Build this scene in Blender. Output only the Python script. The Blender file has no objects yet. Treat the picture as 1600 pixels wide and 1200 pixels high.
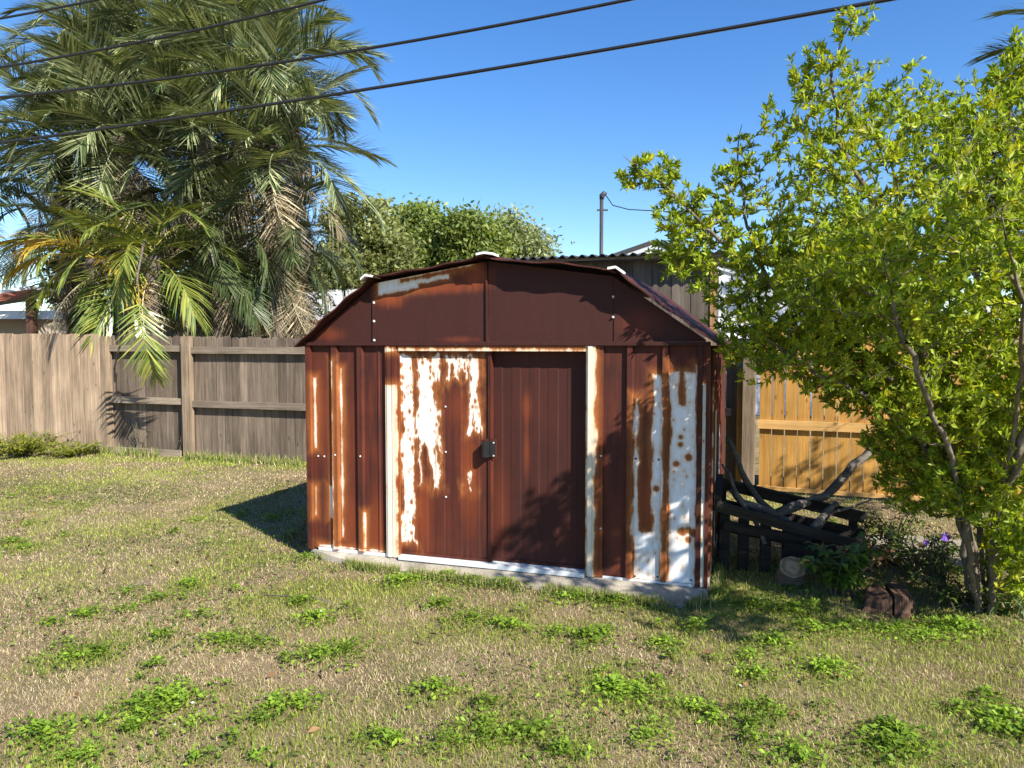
import bpy, math, random
import numpy as np
from mathutils import Vector, Matrix, Euler

R = math.radians
rng = np.random.default_rng(11)
random.seed(11)
sc = bpy.context.scene
COL = sc.collection

# ------------------------------------------------------------------ camera
CAM_H = 1.7
F_PX = 1150.0                       # focal length for a 1600 px wide frame
PITCH = math.atan(61 / F_PX)
cd = bpy.data.cameras.new('camera')
cd.sensor_width = 36.0
cd.lens = 36.0 * F_PX / 1600.0
cd.clip_start = 0.05
cd.clip_end = 1000.0
cam = bpy.data.objects.new('camera', cd)
cam.location = (0, 0, CAM_H)
cam.rotation_euler = (R(90) - PITCH, 0, 0)
COL.objects.link(cam)
sc.camera = cam

# ------------------------------------------------------------------ sky and sun
SUN_EL = R(38)
SUN_AZ = math.atan2(0.63, -0.777)   # clockwise from +Y
w = bpy.data.worlds.new('World')
sc.world = w
w.use_nodes = True
wn = w.node_tree
wn.nodes.clear()
sky = wn.nodes.new('ShaderNodeTexSky')
sky.sky_type = 'NISHITA'
sky.sun_disc = False
sky.sun_elevation = SUN_EL
sky.sun_rotation = SUN_AZ
sky.altitude = 0
sky.air_density = 1.0
sky.dust_density = 0.1
sky.ozone_density = 3.0
bg = wn.nodes.new('ShaderNodeBackground')
bg.inputs['Strength'].default_value = 0.096
wo = wn.nodes.new('ShaderNodeOutputWorld')
hsv = wn.nodes.new('ShaderNodeHueSaturation')
hsv.inputs['Saturation'].default_value = 1.28
hsv.inputs['Hue'].default_value = 0.508
wn.links.new(sky.outputs[0], hsv.inputs['Color'])
wn.links.new(hsv.outputs[0], bg.inputs['Color'])
wn.links.new(bg.outputs[0], wo.inputs['Surface'])

sd = bpy.data.lights.new('sun', 'SUN')
sd.energy = 5.0
sd.angle = R(0.53)
sd.color = (1.0, 0.95, 0.86)
sun = bpy.data.objects.new('sun', sd)
to_sun = Vector((math.sin(SUN_AZ) * math.cos(SUN_EL), math.cos(SUN_AZ) * math.cos(SUN_EL), math.sin(SUN_EL)))
sun.rotation_euler = to_sun.to_track_quat('Z', 'Y').to_euler()
sun.location = to_sun * 60
COL.objects.link(sun)

vs = sc.view_settings
vs.view_transform = 'Standard'
vs.look = 'None'
vs.exposure = 1.12
vs.gamma = 1.0
vs.use_curve_mapping = False
sc.cycles.max_bounces = 6
sc.cycles.transparent_max_bounces = 8

# ------------------------------------------------------------------ helpers
def ray(x, y):
    a = (x - 800) / F_PX
    b = (600 - y) / F_PX
    return np.array([a, math.cos(PITCH) + b * math.sin(PITCH), -math.sin(PITCH) + b * math.cos(PITCH)])

def at(x, y, Y):                    # photograph position at distance Y -> point in the yard
    r = ray(x, y)
    return np.array([0, 0, CAM_H]) + r * (Y / r[1])

def gp(x, y, z=0.0):                # photograph position on the ground
    r = ray(x, y)
    return np.array([0, 0, CAM_H]) + r * ((z - CAM_H) / r[2])

def tag(o, label=None, cat=None, group=None, kind=None):
    if label: o['label'] = label
    if cat: o['category'] = cat
    if group: o['group'] = group
    if kind: o['kind'] = kind
    return o

def empty(name, loc=(0, 0, 0), rz=0.0, label=None, cat=None, group=None):
    o = bpy.data.objects.new(name, None)
    o.empty_display_size = 0.1
    COL.objects.link(o)
    o.location = loc
    o.rotation_euler = (0, 0, rz)
    return tag(o, label, cat, group)

def link(name, me, parent=None):
    o = bpy.data.objects.new(name, me)
    COL.objects.link(o)
    if parent is not None:
        o.parent = parent
    return o

def np_mesh(name, V, Fa, mat, colr=None, smooth=False):
    """V (n,3), Fa (m,k) int, colr (n,3) point colours"""
    V = np.asarray(V, np.float32); Fa = np.asarray(Fa, np.int32)
    me = bpy.data.meshes.new(name)
    k = Fa.shape[1]
    me.vertices.add(len(V)); me.vertices.foreach_set('co', V.ravel())
    me.loops.add(Fa.size); me.loops.foreach_set('vertex_index', Fa.ravel())
    me.polygons.add(len(Fa)); me.polygons.foreach_set('loop_start', np.arange(0, Fa.size, k, dtype=np.int32))
    if smooth:
        me.polygons.foreach_set('use_smooth', np.ones(len(Fa), bool))
    me.update(calc_edges=True)
    if colr is not None:
        a = me.attributes.new('col', 'FLOAT_COLOR', 'POINT')
        c = np.ones((len(V), 4), np.float32); c[:, :3] = colr
        a.data.foreach_set('color', c.ravel())
    if mat: me.materials.append(mat)
    return me

class MB:
    def __init__(s): s.v = []; s.f = []
    def add(s, vs_, fs):
        n = len(s.v); s.v += [tuple(map(float, p)) for p in vs_]; s.f += [tuple(i + n for i in f) for f in fs]
        return s
    def box(s, x0, x1, y0, y1, z0, z1, M=None):
        p = [(x, y, z) for z in (z0, z1) for y in (y0, y1) for x in (x0, x1)]
        if M is not None: p = [M @ Vector(q) for q in p]
        return s.add(p, [(0, 2, 3, 1), (4, 5, 7, 6), (0, 1, 5, 4), (1, 3, 7, 5), (3, 2, 6, 7), (2, 0, 4, 6)])
    def prism(s, poly, a, b, axis='z'):
        n = len(poly)
        def P(q, t):
            return (q[0], q[1], t) if axis == 'z' else ((q[0], t, q[1]) if axis == 'y' else (t, q[0], q[1]))
        vs_ = [P(q, a) for q in poly] + [P(q, b) for q in poly]
        fs = [(i, (i + 1) % n, n + (i + 1) % n, n + i) for i in range(n)]
        fs += [tuple(range(n - 1, -1, -1)), tuple(range(n, 2 * n))]
        return s.add(vs_, fs)
    def sheet(s, prof, z0, z1, t=0.004):       # folded sheet metal: profile (u,v) raised in z
        n = len(prof)
        vs_ = [(u, v, z) for z in (z0, z1) for (u, v) in prof] + [(u, v + t, z) for z in (z0, z1) for (u, v) in prof]
        fs = []
        for i in range(n - 1):
            fs += [(i, i + 1, n + i + 1, n + i), (2 * n + i + 1, 2 * n + i, 3 * n + i, 3 * n + i + 1),
                   (n + i, n + i + 1, 3 * n + i + 1, 3 * n + i), (i + 1, i, 2 * n + i, 2 * n + i + 1)]
        fs += [(0, n, 3 * n, 2 * n), (2 * n - 1, n - 1, 3 * n - 1, 4 * n - 1)]
        return s.add(vs_, fs)
    def tube(s, pts, rads, k=6, cap=True):
        pts = [Vector(p) for p in pts]; n = len(pts); vs_ = []; fs = []
        prev = None
        for i, p in enumerate(pts):
            t = (pts[min(i + 1, n - 1)] - pts[max(i - 1, 0)]).normalized()
            if prev is None:
                a = t.orthogonal().normalized()
            else:
                a = (prev - t * prev.dot(t))
                a = a.normalized() if a.length > 1e-6 else t.orthogonal().normalized()
            prev = a; b = t.cross(a); r = rads[i] if hasattr(rads, '__len__') else rads
            for j in range(k):
                th = 2 * math.pi * j / k
                vs_.append(p + (a * math.cos(th) + b * math.sin(th)) * r)
        for i in range(n - 1):
            for j in range(k):
                fs.append((i * k + j, i * k + (j + 1) % k, (i + 1) * k + (j + 1) % k, (i + 1) * k + j))
        if cap:
            fs += [tuple(range(k - 1, -1, -1)), tuple((n - 1) * k + j for j in range(k))]
        return s.add(vs_, fs)
    def mesh(s, name, mat, smooth=False):
        me = bpy.data.meshes.new(name); me.from_pydata(s.v, [], s.f); me.update()
        if smooth: me.polygons.foreach_set('use_smooth', np.ones(len(me.polygons), bool))
        if mat: me.materials.append(mat)
        return me
    def build(s, name, mat, parent=None, smooth=False):
        return link(name, s.mesh(name, mat, smooth), parent)

# value noise in the plane, for scattering
def vnoise(x, y, seed=0):
    def h(i, j):
        n = (i.astype(np.int64) * 374761393 + j.astype(np.int64) * 668265263 + seed * 1442695041) & 0x7fffffff
        n = ((n ^ (n >> 13)) * 1274126177) & 0x7fffffff
        return ((n ^ (n >> 16)) & 0xffff) / 65535.0
    xi = np.floor(x); yi = np.floor(y); fx = x - xi; fy = y - yi
    fx = fx * fx * (3 - 2 * fx); fy = fy * fy * (3 - 2 * fy)
    a = h(xi, yi); b = h(xi + 1, yi); c = h(xi, yi + 1); d = h(xi + 1, yi + 1)
    return (a * (1 - fx) + b * fx) * (1 - fy) + (c * (1 - fx) + d * fx) * fy

def fbm(x, y, seed=0, o=4):
    t = 0; a = 0.5; s_ = 0
    for i in range(o):
        t = t + a * vnoise(x * 2 ** i + i * 17.3, y * 2 ** i - i * 9.1, seed + i); s_ += a; a *= 0.5
    return t / s_

# ------------------------------------------------------------------ materials
def new_mat(name):
    m = bpy.data.materials.new(name); m.use_nodes = True
    nt = m.node_tree
    b = nt.nodes['Principled BSDF']
    return m, nt, b, nt.nodes['Material Output']

def nd(nt, t, **kw):
    n = nt.nodes.new(t)
    for k, v in kw.items():
        setattr(n, k, v)
    return n

def inp(nt, sock, v):
    if hasattr(v, 'is_linked') or isinstance(v, bpy.types.NodeSocket):
        nt.links.new(v, sock)
    else:
        sock.default_value = v

def mth(nt, op, a, b=0.0, c=None, clamp=False):
    n = nd(nt, 'ShaderNodeMath', operation=op, use_clamp=clamp)
    inp(nt, n.inputs[0], a); inp(nt, n.inputs[1], b)
    if c is not None: inp(nt, n.inputs[2], c)
    return n.outputs[0]

def mixc(nt, f, a, b, blend='MIX'):
    n = nd(nt, 'ShaderNodeMix', data_type='RGBA', blend_type=blend)
    inp(nt, n.inputs[0], f)
    for s_, v in ((n.inputs[6], a), (n.inputs[7], b)):
        if isinstance(v, tuple) and len(v) == 3: v = v + (1.0,)
        inp(nt, s_, v)
    return n.outputs[2]

def mrange(nt, v, a, b, c=0.0, d=1.0, smooth=False):
    n = nd(nt, 'ShaderNodeMapRange', interpolation_type='SMOOTHSTEP' if smooth else 'LINEAR')
    inp(nt, n.inputs[0], v); inp(nt, n.inputs[1], a); inp(nt, n.inputs[2], b); inp(nt, n.inputs[3], c); inp(nt, n.inputs[4], d)
    return n.outputs[0]

def noise(nt, vec, scale, detail=4.0, rough=0.55, mapscale=None, off=(0, 0, 0)):
    if mapscale:
        mp = nd(nt, 'ShaderNodeMapping'); mp.inputs['Scale'].default_value = mapscale; mp.inputs['Location'].default_value = off
        nt.links.new(vec, mp.inputs['Vector']); vec = mp.outputs[0]
    n = nd(nt, 'ShaderNodeTexNoise')
    n.inputs['Scale'].default_value = scale; n.inputs['Detail'].default_value = detail; n.inputs['Roughness'].default_value = rough
    nt.links.new(vec, n.inputs['Vector'])
    return n.outputs[0]

def bump(nt, b, h, strength=0.3, dist=0.01):
    n = nd(nt, 'ShaderNodeBump'); n.inputs['Strength'].default_value = strength; n.inputs['Distance'].default_value = dist
    nt.links.new(h, n.inputs['Height']); nt.links.new(n.outputs[0], b.inputs['Normal'])

def ocoord(nt):
    return nd(nt, 'ShaderNodeTexCoord').outputs['Object']

def leaf_mat(name, trans=0.35, rough=0.45, spec=0.4):
    m, nt, b, out = new_mat(name)
    a = nd(nt, 'ShaderNodeAttribute', attribute_name='col')
    nt.links.new(a.outputs['Color'], b.inputs['Base Color'])
    b.inputs['Roughness'].default_value = rough
    b.inputs['Specular IOR Level'].default_value = spec
    t = nd(nt, 'ShaderNodeBsdfTranslucent')
    hs = nd(nt, 'ShaderNodeMix', data_type='RGBA', blend_type='MULTIPLY'); hs.inputs[0].default_value = 1.0
    nt.links.new(a.outputs['Color'], hs.inputs[6]); hs.inputs[7].default_value = (1.25, 1.2, 0.45, 1)
    nt.links.new(hs.outputs[2], t.inputs['Color'])
    mx = nd(nt, 'ShaderNodeMixShader'); mx.inputs[0].default_value = trans
    nt.links.new(b.outputs[0], mx.inputs[1]); nt.links.new(t.outputs[0], mx.inputs[2]); nt.links.new(mx.outputs[0], out.inputs['Surface'])
    return m

def wood_mat(name, dark, light, axis='z', grain=1.0, vary=0.35, knots=True, rough=0.85):
    m, nt, b, out = new_mat(name)
    P = ocoord(nt)
    oi = nd(nt, 'ShaderNodeObjectInfo')
    off = nd(nt, 'ShaderNodeVectorMath', operation='ADD')
    cx = nd(nt, 'ShaderNodeCombineXYZ')
    r10 = mth(nt, 'MULTIPLY', oi.outputs['Random'], 37.0)
    for i in range(3): nt.links.new(r10, cx.inputs[i])
    nt.links.new(P, off.inputs[0]); nt.links.new(cx.outputs[0], off.inputs[1])
    V = off.outputs[0]
    sc_ = {'z': (28, 28, 1.3), 'x': (1.3, 28, 28)}[axis]
    sf = {'z': (120, 120, 3.5), 'x': (3.5, 120, 120)}[axis]
    g = noise(nt, V, grain, 5, 0.6, sc_)
    g2 = noise(nt, V, grain, 3, 0.6, sf)
    big = noise(nt, V, 2.2, 3, 0.5)
    f = mth(nt, 'ADD', mth(nt, 'MULTIPLY', g, 0.55), mth(nt, 'MULTIPLY', g2, 0.45))
    f = mrange(nt, f, 0.33, 0.67)
    c = mixc(nt, f, dark, light)
    # board to board tone
    tone = mrange(nt, oi.outputs['Random'], 0, 1, 1 - vary, 1 + vary * 0.7)
    tone = mth(nt, 'MULTIPLY', tone, mrange(nt, big, 0.3, 0.7, 0.78, 1.18))
    cc = nd(nt, 'ShaderNodeCombineXYZ')
    for i in range(3): nt.links.new(tone, cc.inputs[i])
    c = mixc(nt, 1.0, c, cc.outputs[0], 'MULTIPLY')
    if knots:
        vo = nd(nt, 'ShaderNodeTexVoronoi'); vo.inputs['Scale'].default_value = 1.0
        mp = nd(nt, 'ShaderNodeMapping'); mp.inputs['Scale'].default_value = {'z': (7, 7, 3.2), 'x': (3.2, 7, 7)}[axis]
        nt.links.new(V, mp.inputs['Vector']); nt.links.new(mp.outputs[0], vo.inputs['Vector'])
        k = mrange(nt, vo.outputs['Distance'], 0.05, 0.13, 1, 0)
        c = mixc(nt, mth(nt, 'MULTIPLY', k, 0.65), c, tuple(q * 0.4 for q in dark))
    nt.links.new(c, b.inputs['Base Color'])
    b.inputs['Roughness'].default_value = rough
    b.inputs['Specular IOR Level'].default_value = 0.2
    bump(nt, b, f, 0.45, 0.004)
    return m

def plain_mat(name, colr, rough=0.7, var=0.15, scale=6.0, spec=0.3, bumpy=0.0):
    m, nt, b, out = new_mat(name)
    P = ocoord(nt)
    n = noise(nt, P, scale, 5, 0.6)
    n2 = noise(nt, P, scale * 9, 3, 0.6)
    f = mth(nt, 'ADD', mth(nt, 'MULTIPLY', n, 0.65), mth(nt, 'MULTIPLY', n2, 0.35))
    c = mixc(nt, mrange(nt, f, 0.3, 0.7), tuple(q * (1 - var) for q in colr), tuple(min(1, q * (1 + var)) for q in colr))
    nt.links.new(c, b.inputs['Base Color'])
    b.inputs['Roughness'].default_value = rough
    b.inputs['Specular IOR Level'].default_value = spec
    if bumpy: bump(nt, b, f, bumpy, 0.01)
    return m

def rust_mat(name, white=(), rust=(), spots=(), amp=0.035, calm=0.0, hor='x', flecks=0.0, seed=0.0, shear=0.0, glow=(), paint=(0.74, 0.76, 0.77), rustdef=-0.25):
    """painted sheet steel: boxes of surviving paint (u0,u1,z0,z1), rust everywhere else, orange where they meet"""
    m, nt, b, out = new_mat(name)
    P0 = ocoord(nt)
    if hor == 'y':
        sp = nd(nt, 'ShaderNodeSeparateXYZ'); nt.links.new(P0, sp.inputs[0])
        cb = nd(nt, 'ShaderNodeCombineXYZ'); nt.links.new(sp.outputs[1], cb.inputs[0]); nt.links.new(sp.outputs[2], cb.inputs[2])
        P = cb.outputs[0]
    else:
        vm = nd(nt, 'ShaderNodeVectorMath', operation='MULTIPLY'); vm.inputs[1].default_value = (1, 0, 1)
        nt.links.new(P0, vm.inputs[0]); P = vm.outputs[0]
    PB = P
    if shear:
        s0 = nd(nt, 'ShaderNodeSeparateXYZ'); nt.links.new(P, s0.inputs[0])
        c0 = nd(nt, 'ShaderNodeCombineXYZ'); nt.links.new(s0.outputs[0], c0.inputs[0])
        nt.links.new(mth(nt, 'MULTIPLY_ADD', mth(nt, 'SUBTRACT', s0.outputs[0], 0.6), -shear, s0.outputs[2]), c0.inputs[2])
        PB = c0.outputs[0]
    def boxes(lst, start):
        cur = start
        for (u0, u1, z0, z1) in lst:
            a = nd(nt, 'ShaderNodeVectorMath', operation='SUBTRACT'); a.inputs[1].default_value = ((u0 + u1) / 2, 0, (z0 + z1) / 2)
            nt.links.new(PB, a.inputs[0])
            ab = nd(nt, 'ShaderNodeVectorMath', operation='ABSOLUTE'); nt.links.new(a.outputs[0], ab.inputs[0])
            h = nd(nt, 'ShaderNodeVectorMath', operation='SUBTRACT'); h.inputs[0].default_value = ((u1 - u0) / 2, 0, (z1 - z0) / 2)
            nt.links.new(ab.outputs[0], h.inputs[1])
            s_ = nd(nt, 'ShaderNodeSeparateXYZ'); nt.links.new(h.outputs[0], s_.inputs[0])
            v = mth(nt, 'MINIMUM', s_.outputs[0], s_.outputs[2])
            cur = mth(nt, 'MAXIMUM', v, cur)
        return cur
    n1 = noise(nt, P, 1.0, 5, 0.6, (16, 1, 3.2), (seed, 0, seed * 1.7))
    n2 = noise(nt, P, 1.0, 4, 0.6, (55, 1, 24), (seed * 2, 0, 3))
    n3 = noise(nt, P, 1.0, 3, 0.5, (11, 1, 7), (seed * 3, 0, 1))
    wob = mth(nt, 'ADD', mth(nt, 'MULTIPLY', mth(nt, 'SUBTRACT', n1, 0.5), amp * 2.6), mth(nt, 'MULTIPLY', mth(nt, 'SUBTRACT', n2, 0.5), amp * 0.5))
    wob = mth(nt, 'ADD', wob, mth(nt, 'MULTIPLY', mth(nt, 'SUBTRACT', n3, 0.5), amp * 1.8))
    d = mth(nt, 'ADD', boxes(white, rustdef), wob)
    if rust:
        d = mth(nt, 'MINIMUM', d, mth(nt, 'MULTIPLY', mth(nt, 'ADD', boxes(rust, -1.0), wob), -1.0))
    for (u, z, r) in spots:
        dn = nd(nt, 'ShaderNodeVectorMath', operation='DISTANCE'); dn.inputs[1].default_value = (u, 0, z); nt.links.new(P, dn.inputs[0])
        v = mth(nt, 'SUBTRACT', dn.outputs['Value'], mth(nt, 'ADD', r, mth(nt, 'MULTIPLY', mth(nt, 'SUBTRACT', n2, 0.5), r * 0.8)))
        d = mth(nt, 'MINIMUM', d, v)
    if flecks:
        vo = nd(nt, 'ShaderNodeTexVoronoi'); vo.inputs['Scale'].default_value = 1.0
        mp = nd(nt, 'ShaderNodeMapping'); mp.inputs['Scale'].default_value = (22, 1, 15); mp.inputs['Location'].default_value = (seed, 0, seed)
        nt.links.new(P, mp.inputs['Vector']); nt.links.new(mp.outputs[0], vo.inputs['Vector'])
        rad = mrange(nt, n1, 0.45, 0.75, 0.02, flecks)
        v = mth(nt, 'MULTIPLY', mth(nt, 'SUBTRACT', vo.outputs['Distance'], rad), 0.06)
        d = mth(nt, 'MINIMUM', d, v)
    pm = mrange(nt, d, -0.004, 0.012, 0, 1, True)
    halo = mrange(nt, d, -0.085, 0.0)
    halo = mth(nt, 'POWER', halo, 2.2)
    # rust body
    st = noise(nt, P, 1.0, 5, 0.62, (22, 1, 1.8), (seed + 5, 0, 0))
    bl = noise(nt, P, 3.0, 5, 0.6, None)
    fine = noise(nt, P, 90.0, 3, 0.6, None)
    t = mth(nt, 'ADD', mth(nt, 'MULTIPLY', st, 0.6), mth(nt, 'MULTIPLY', bl, 0.4))
    t = mrange(nt, t, 0.40, 0.66)
    t = mth(nt, 'MULTIPLY', t, 1.0 - calm)
    rc = mixc(nt, t, (0.034, 0.0072, 0.0046), (0.125, 0.024, 0.0072))
    rc = mixc(nt, mth(nt, 'MULTIPLY', mrange(nt, fine, 0.35, 0.7), 0.25), rc, (0.060, 0.0135, 0.009))
    hcol = mixc(nt, st, (0.20, 0.048, 0.010), (0.44, 0.16, 0.035))
    c = mixc(nt, mth(nt, 'MULTIPLY', halo, 0.9), rc, hcol)
    for (u, z, ru, rz_, k) in glow:     # patches of younger, oranger rust
        a = nd(nt, 'ShaderNodeVectorMath', operation='SUBTRACT'); a.inputs[1].default_value = (u, 0, z); nt.links.new(P, a.inputs[0])
        q = nd(nt, 'ShaderNodeVectorMath', operation='MULTIPLY'); q.inputs[1].default_value = (1 / ru, 0, 1 / rz_); nt.links.new(a.outputs[0], q.inputs[0])
        ln = nd(nt, 'ShaderNodeVectorMath', operation='LENGTH'); nt.links.new(q.outputs[0], ln.inputs[0])
        g = mrange(nt, mth(nt, 'ADD', ln.outputs['Value'], mth(nt, 'MULTIPLY', mth(nt, 'SUBTRACT', st, 0.5), 1.2)), 0.0, 1.15, 1, 0, True)
        c = mixc(nt, mth(nt, 'MULTIPLY', g, k), c, (0.215, 0.043, 0.0095))
    dirt = noise(nt, P, 1.0, 4, 0.6, (9, 1, 1.5), (1, 0, 7))
    pc = mixc(nt, mrange(nt, dirt, 0.5, 0.85, 0, 0.35), paint, (0.58, 0.50, 0.40))
    run = noise(nt, P, 1.0, 4, 0.65, (48, 1, 2.0), (seed * 5, 0, 2))
    pc = mixc(nt, mrange(nt, run, 0.56, 0.74, 0, 0.6), pc, (0.50, 0.27, 0.11))
    edge = mrange(nt, d, 0.0, 0.035, 0.7, 0.0)
    pc = mixc(nt, edge, pc, (0.62, 0.40, 0.19))
    c = mixc(nt, pm, c, pc)
    nt.links.new(c, b.inputs['Base Color'])
    nt.links.new(mrange(nt, pm, 0, 1, 0.72, 0.42), b.inputs['Roughness'])
    b.inputs['Specular IOR Level'].default_value = 0.35
    hgt = mth(nt, 'ADD', mth(nt, 'MULTIPLY', pm, 0.4), mth(nt, 'ADD', mth(nt, 'MULTIPLY', fine, 0.5), mth(nt, 'MULTIPLY', bl, 5.0)))
    bump(nt, b, hgt, 0.28, 0.004)
    return m

# ------------------------------------------------------------------ ground
def ground_mat():
    m, nt, b, out = new_mat('dry_lawn_soil')
    P = ocoord(nt)
    a = noise(nt, P, 0.9, 5, 0.6); bb = noise(nt, P, 9, 5, 0.65); cc = noise(nt, P, 110, 4, 0.7)
    f = mth(nt, 'ADD', mth(nt, 'MULTIPLY', a, 0.4), mth(nt, 'ADD', mth(nt, 'MULTIPLY', bb, 0.3), mth(nt, 'MULTIPLY', cc, 0.3)))
    c = mixc(nt, mrange(nt, f, 0.36, 0.64), (0.11, 0.080, 0.045), (0.38, 0.29, 0.17))
    c = mixc(nt, mrange(nt, noise(nt, P, 1.7, 4, 0.6, (1, 1, 1), (9, 4, 0)), 0.45, 0.65, 0, 0.55), c, (0.11, 0.13, 0.035))
    nt.links.new(c, b.inputs['Base Color']); b.inputs['Roughness'].default_value = 0.95
    b.inputs['Specular IOR Level'].default_value = 0.1
    bump(nt, b, cc, 0.8, 0.02)
    return m
gm = MB(); gm.add([(-400, -60, 0), (400, -60, 0), (400, 700, 0), (-400, 700, 0)], [(0, 1, 2, 3)])
tag(gm.build('ground', ground_mat()), 'dry patchy lawn ground of the back yard', kind='structure')

SH = Vector((-1.622, 5.825, 0.0)); SH_RZ = R(-17.957)
SHM = Matrix.Translation(SH) @ Matrix.Rotation(SH_RZ, 4, 'Z')
m_conc, nt, b, out = new_mat('old_concrete')
P = ocoord(nt)
f1 = noise(nt, P, 5, 6, 0.65); f2 = noise(nt, P, 60, 4, 0.7)
c = mixc(nt, mrange(nt, mth(nt, 'ADD', mth(nt, 'MULTIPLY', f1, 0.6), mth(nt, 'MULTIPLY', f2, 0.4)), 0.35, 0.65), (0.15, 0.125, 0.09), (0.44, 0.39, 0.31))
nt.links.new(c, b.inputs['Base Color']); b.inputs['Roughness'].default_value = 0.9; bump(nt, b, f2, 0.5, 0.01)
slab_poly = [(0.05, -0.02), (0.5, -0.11), (0.956, -0.16), (1.5, -0.175), (2.04, -0.20), (2.5, -0.24), (2.95, -0.265), (3.06, -0.12), (3.09, 3.2), (0.0, 3.2)]
slm = MB().prism([(0.02, -0.012), (3.088, -0.045), (3.09, 3.2), (0.0, 3.2)], -0.05, 0.068)
fr_ = slab_poly[:8]; rs = np.random.default_rng(2)
lip = [(u, v, 0.022 + rs.normal(0, 0.004)) for u, v in fr_]; inn = [(u, -0.012 - 0.033 * u / 3.08 - 0.001, 0.066) for u, v in fr_]; bot = [(u, v - 0.01, -0.05) for u, v in fr_]
k_ = len(fr_)
slm.add(inn + lip + bot, [(i, k_ + i, k_ + i + 1, i + 1) for i in range(k_ - 1)] + [(k_ + i, 2 * k_ + i, 2 * k_ + i + 1, k_ + i + 1) for i in range(k_ - 1)])
sl = slm.build('concrete_slab', m_conc)
sl.location = SH; sl.rotation_euler = (0, 0, SH_RZ)
tag(sl, 'weathered concrete slab the rusty shed stands on', kind='structure')
dp = MB(); pts = [gp(1330, 842), gp(1420, 838), gp(1540, 850), gp(1600, 872), gp(1540, 892), gp(1440, 884), gp(1370, 868)]
dp.prism([(p[0], p[1]) for p in pts], -0.02, 0.012)
tag(dp.build('concrete_path', plain_mat('path_grit', (0.25, 0.215, 0.17), 0.9, 0.25, 4, 0.2, 0.4)), 'pale strip of gritty concrete path behind the leafy tree', kind='structure')

# ------------------------------------------------------------------ the shed
shed = empty('metal_shed', SH, SH_RZ, 'rusted metal garden shed with peeling white paint and sliding double doors', 'shed')
WT = 1.695                                # wall top
m_lw = rust_mat('rusted_left_wall', [(0.056, 0.082, 0.88, 1.443), (0.056, 0.072, 0.345, 0.576), (0.226, 0.236, 0.126, 1.57), (0.293, 0.314, 0.184, 1.52), (0.09, 0.68, 0.095, 0.112), (0.19, 0.218, 0.33, 0.584), (0.50, 0.515, 0.12, 0.40)],
                amp=0.018, calm=0.0, seed=2.0, glow=[(0.13, 1.2, 0.09, 0.5, 0.45), (0.38, 0.3, 0.09, 0.35, 0.6), (0.6, 0.3, 0.09, 0.4, 0.6), (0.40, 0.9, 0.08, 0.6, 0.25)])
m_ld = rust_mat('rusted_left_door', [(0.818, 0.922, 0.20, 1.612), (0.945, 1.115, 0.62, 1.612), (1.185, 1.36, 1.44, 1.612), (1.372, 1.448, 1.06, 1.606), (1.348, 1.388, 0.62, 0.76)],
                rust=[(1.225, 1.262, 1.36, 1.545), (1.30, 1.335, 1.2, 1.53), (0.915, 0.94, 1.30, 1.62), (0.97, 1.06, 0.55, 0.95)], amp=0.075, calm=0.15, seed=4.3, flecks=0.55,
                glow=[(1.37, 0.75, 0.10, 0.55, 0.75), (0.98, 0.42, 0.12, 0.45, 0.7), (1.28, 1.25, 0.14, 0.2, 0.4)])
m_rd = rust_mat('rusted_right_door', [], amp=0.02, calm=0.72, seed=7.1, glow=[(1.80, 1.25, 0.045, 0.16, 0.6), (1.80, 0.92, 0.035, 0.25, 0.55), (1.6, 0.5, 0.1, 0.4, 0.3)])
m_rw = rust_mat('rusted_right_wall', [(2.585, 2.618, 0.07, 1.35), (2.712, 2.78, 0.07, 1.50), (2.595, 2.78, 0.07, 0.42), (2.824, 3.006, 0.05, 1.57)],
                rust=[(2.80, 2.99, 1.52, 1.75), (2.885, 2.915, 1.30, 1.6)],
                spots=[(2.917, 0.437, 0.026), (2.958, 0.45, 0.022), (2.995, 0.432, 0.027), (2.958, 0.385, 0.019), (2.953, 0.945, 0.021), (2.872, 0.897, 0.017), (2.90, 1.08, 0.012), (2.90, 1.03, 0.014), (2.74, 0.72, 0.018)],
                amp=0.030, calm=0.1, seed=9.4, flecks=0.10, glow=[(2.68, 0.62, 0.06, 0.4, 0.9), (2.47, 0.3, 0.08, 0.4, 0.35)])
m_trim = rust_mat('rusted_cream_trim', [(0.69, 0.80, 0.02, 1.40), (2.25, 2.325, 0.02, 1.72), (0.60, 2.3, 1.650, 1.672)], amp=0.03, calm=0.1, seed=12.2, glow=[(0.79, 0.7, 0.03, 1.0, 0.8), (2.36, 0.6, 0.02, 1.2, 0.6)], paint=(0.62, 0.57, 0.47))
m_gab = rust_mat('rusted_gable', [(0.635, 0.98, 2.065, 2.26), (0.9, 1.22, 2.095, 2.26), (1.15, 1.42, 2.145, 2.26)], rust=[(0.83, 1.5, 2.135, 2.156)], shear=0.149, amp=0.020, calm=0.93, seed=15.9,
                 glow=[(1.43, 2.19, 0.16, 0.12, 0.9), (1.15, 2.12, 0.4, 0.06, 0.75), (0.75, 2.04, 0.15, 0.08, 0.8), (0.22, 1.78, 0.16, 0.07, 0.45), (1.3, 1.74, 0.2, 0.03, 0.4), (2.62, 1.85, 0.2, 0.14, 0.3)])
m_roof = rust_mat('rusted_roof', [], amp=0.02, calm=0.5, seed=18.0)
m_cap = plain_mat('white_cap_paint', (0.72, 0.69, 0.62), 0.5, 0.1, 8)
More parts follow.
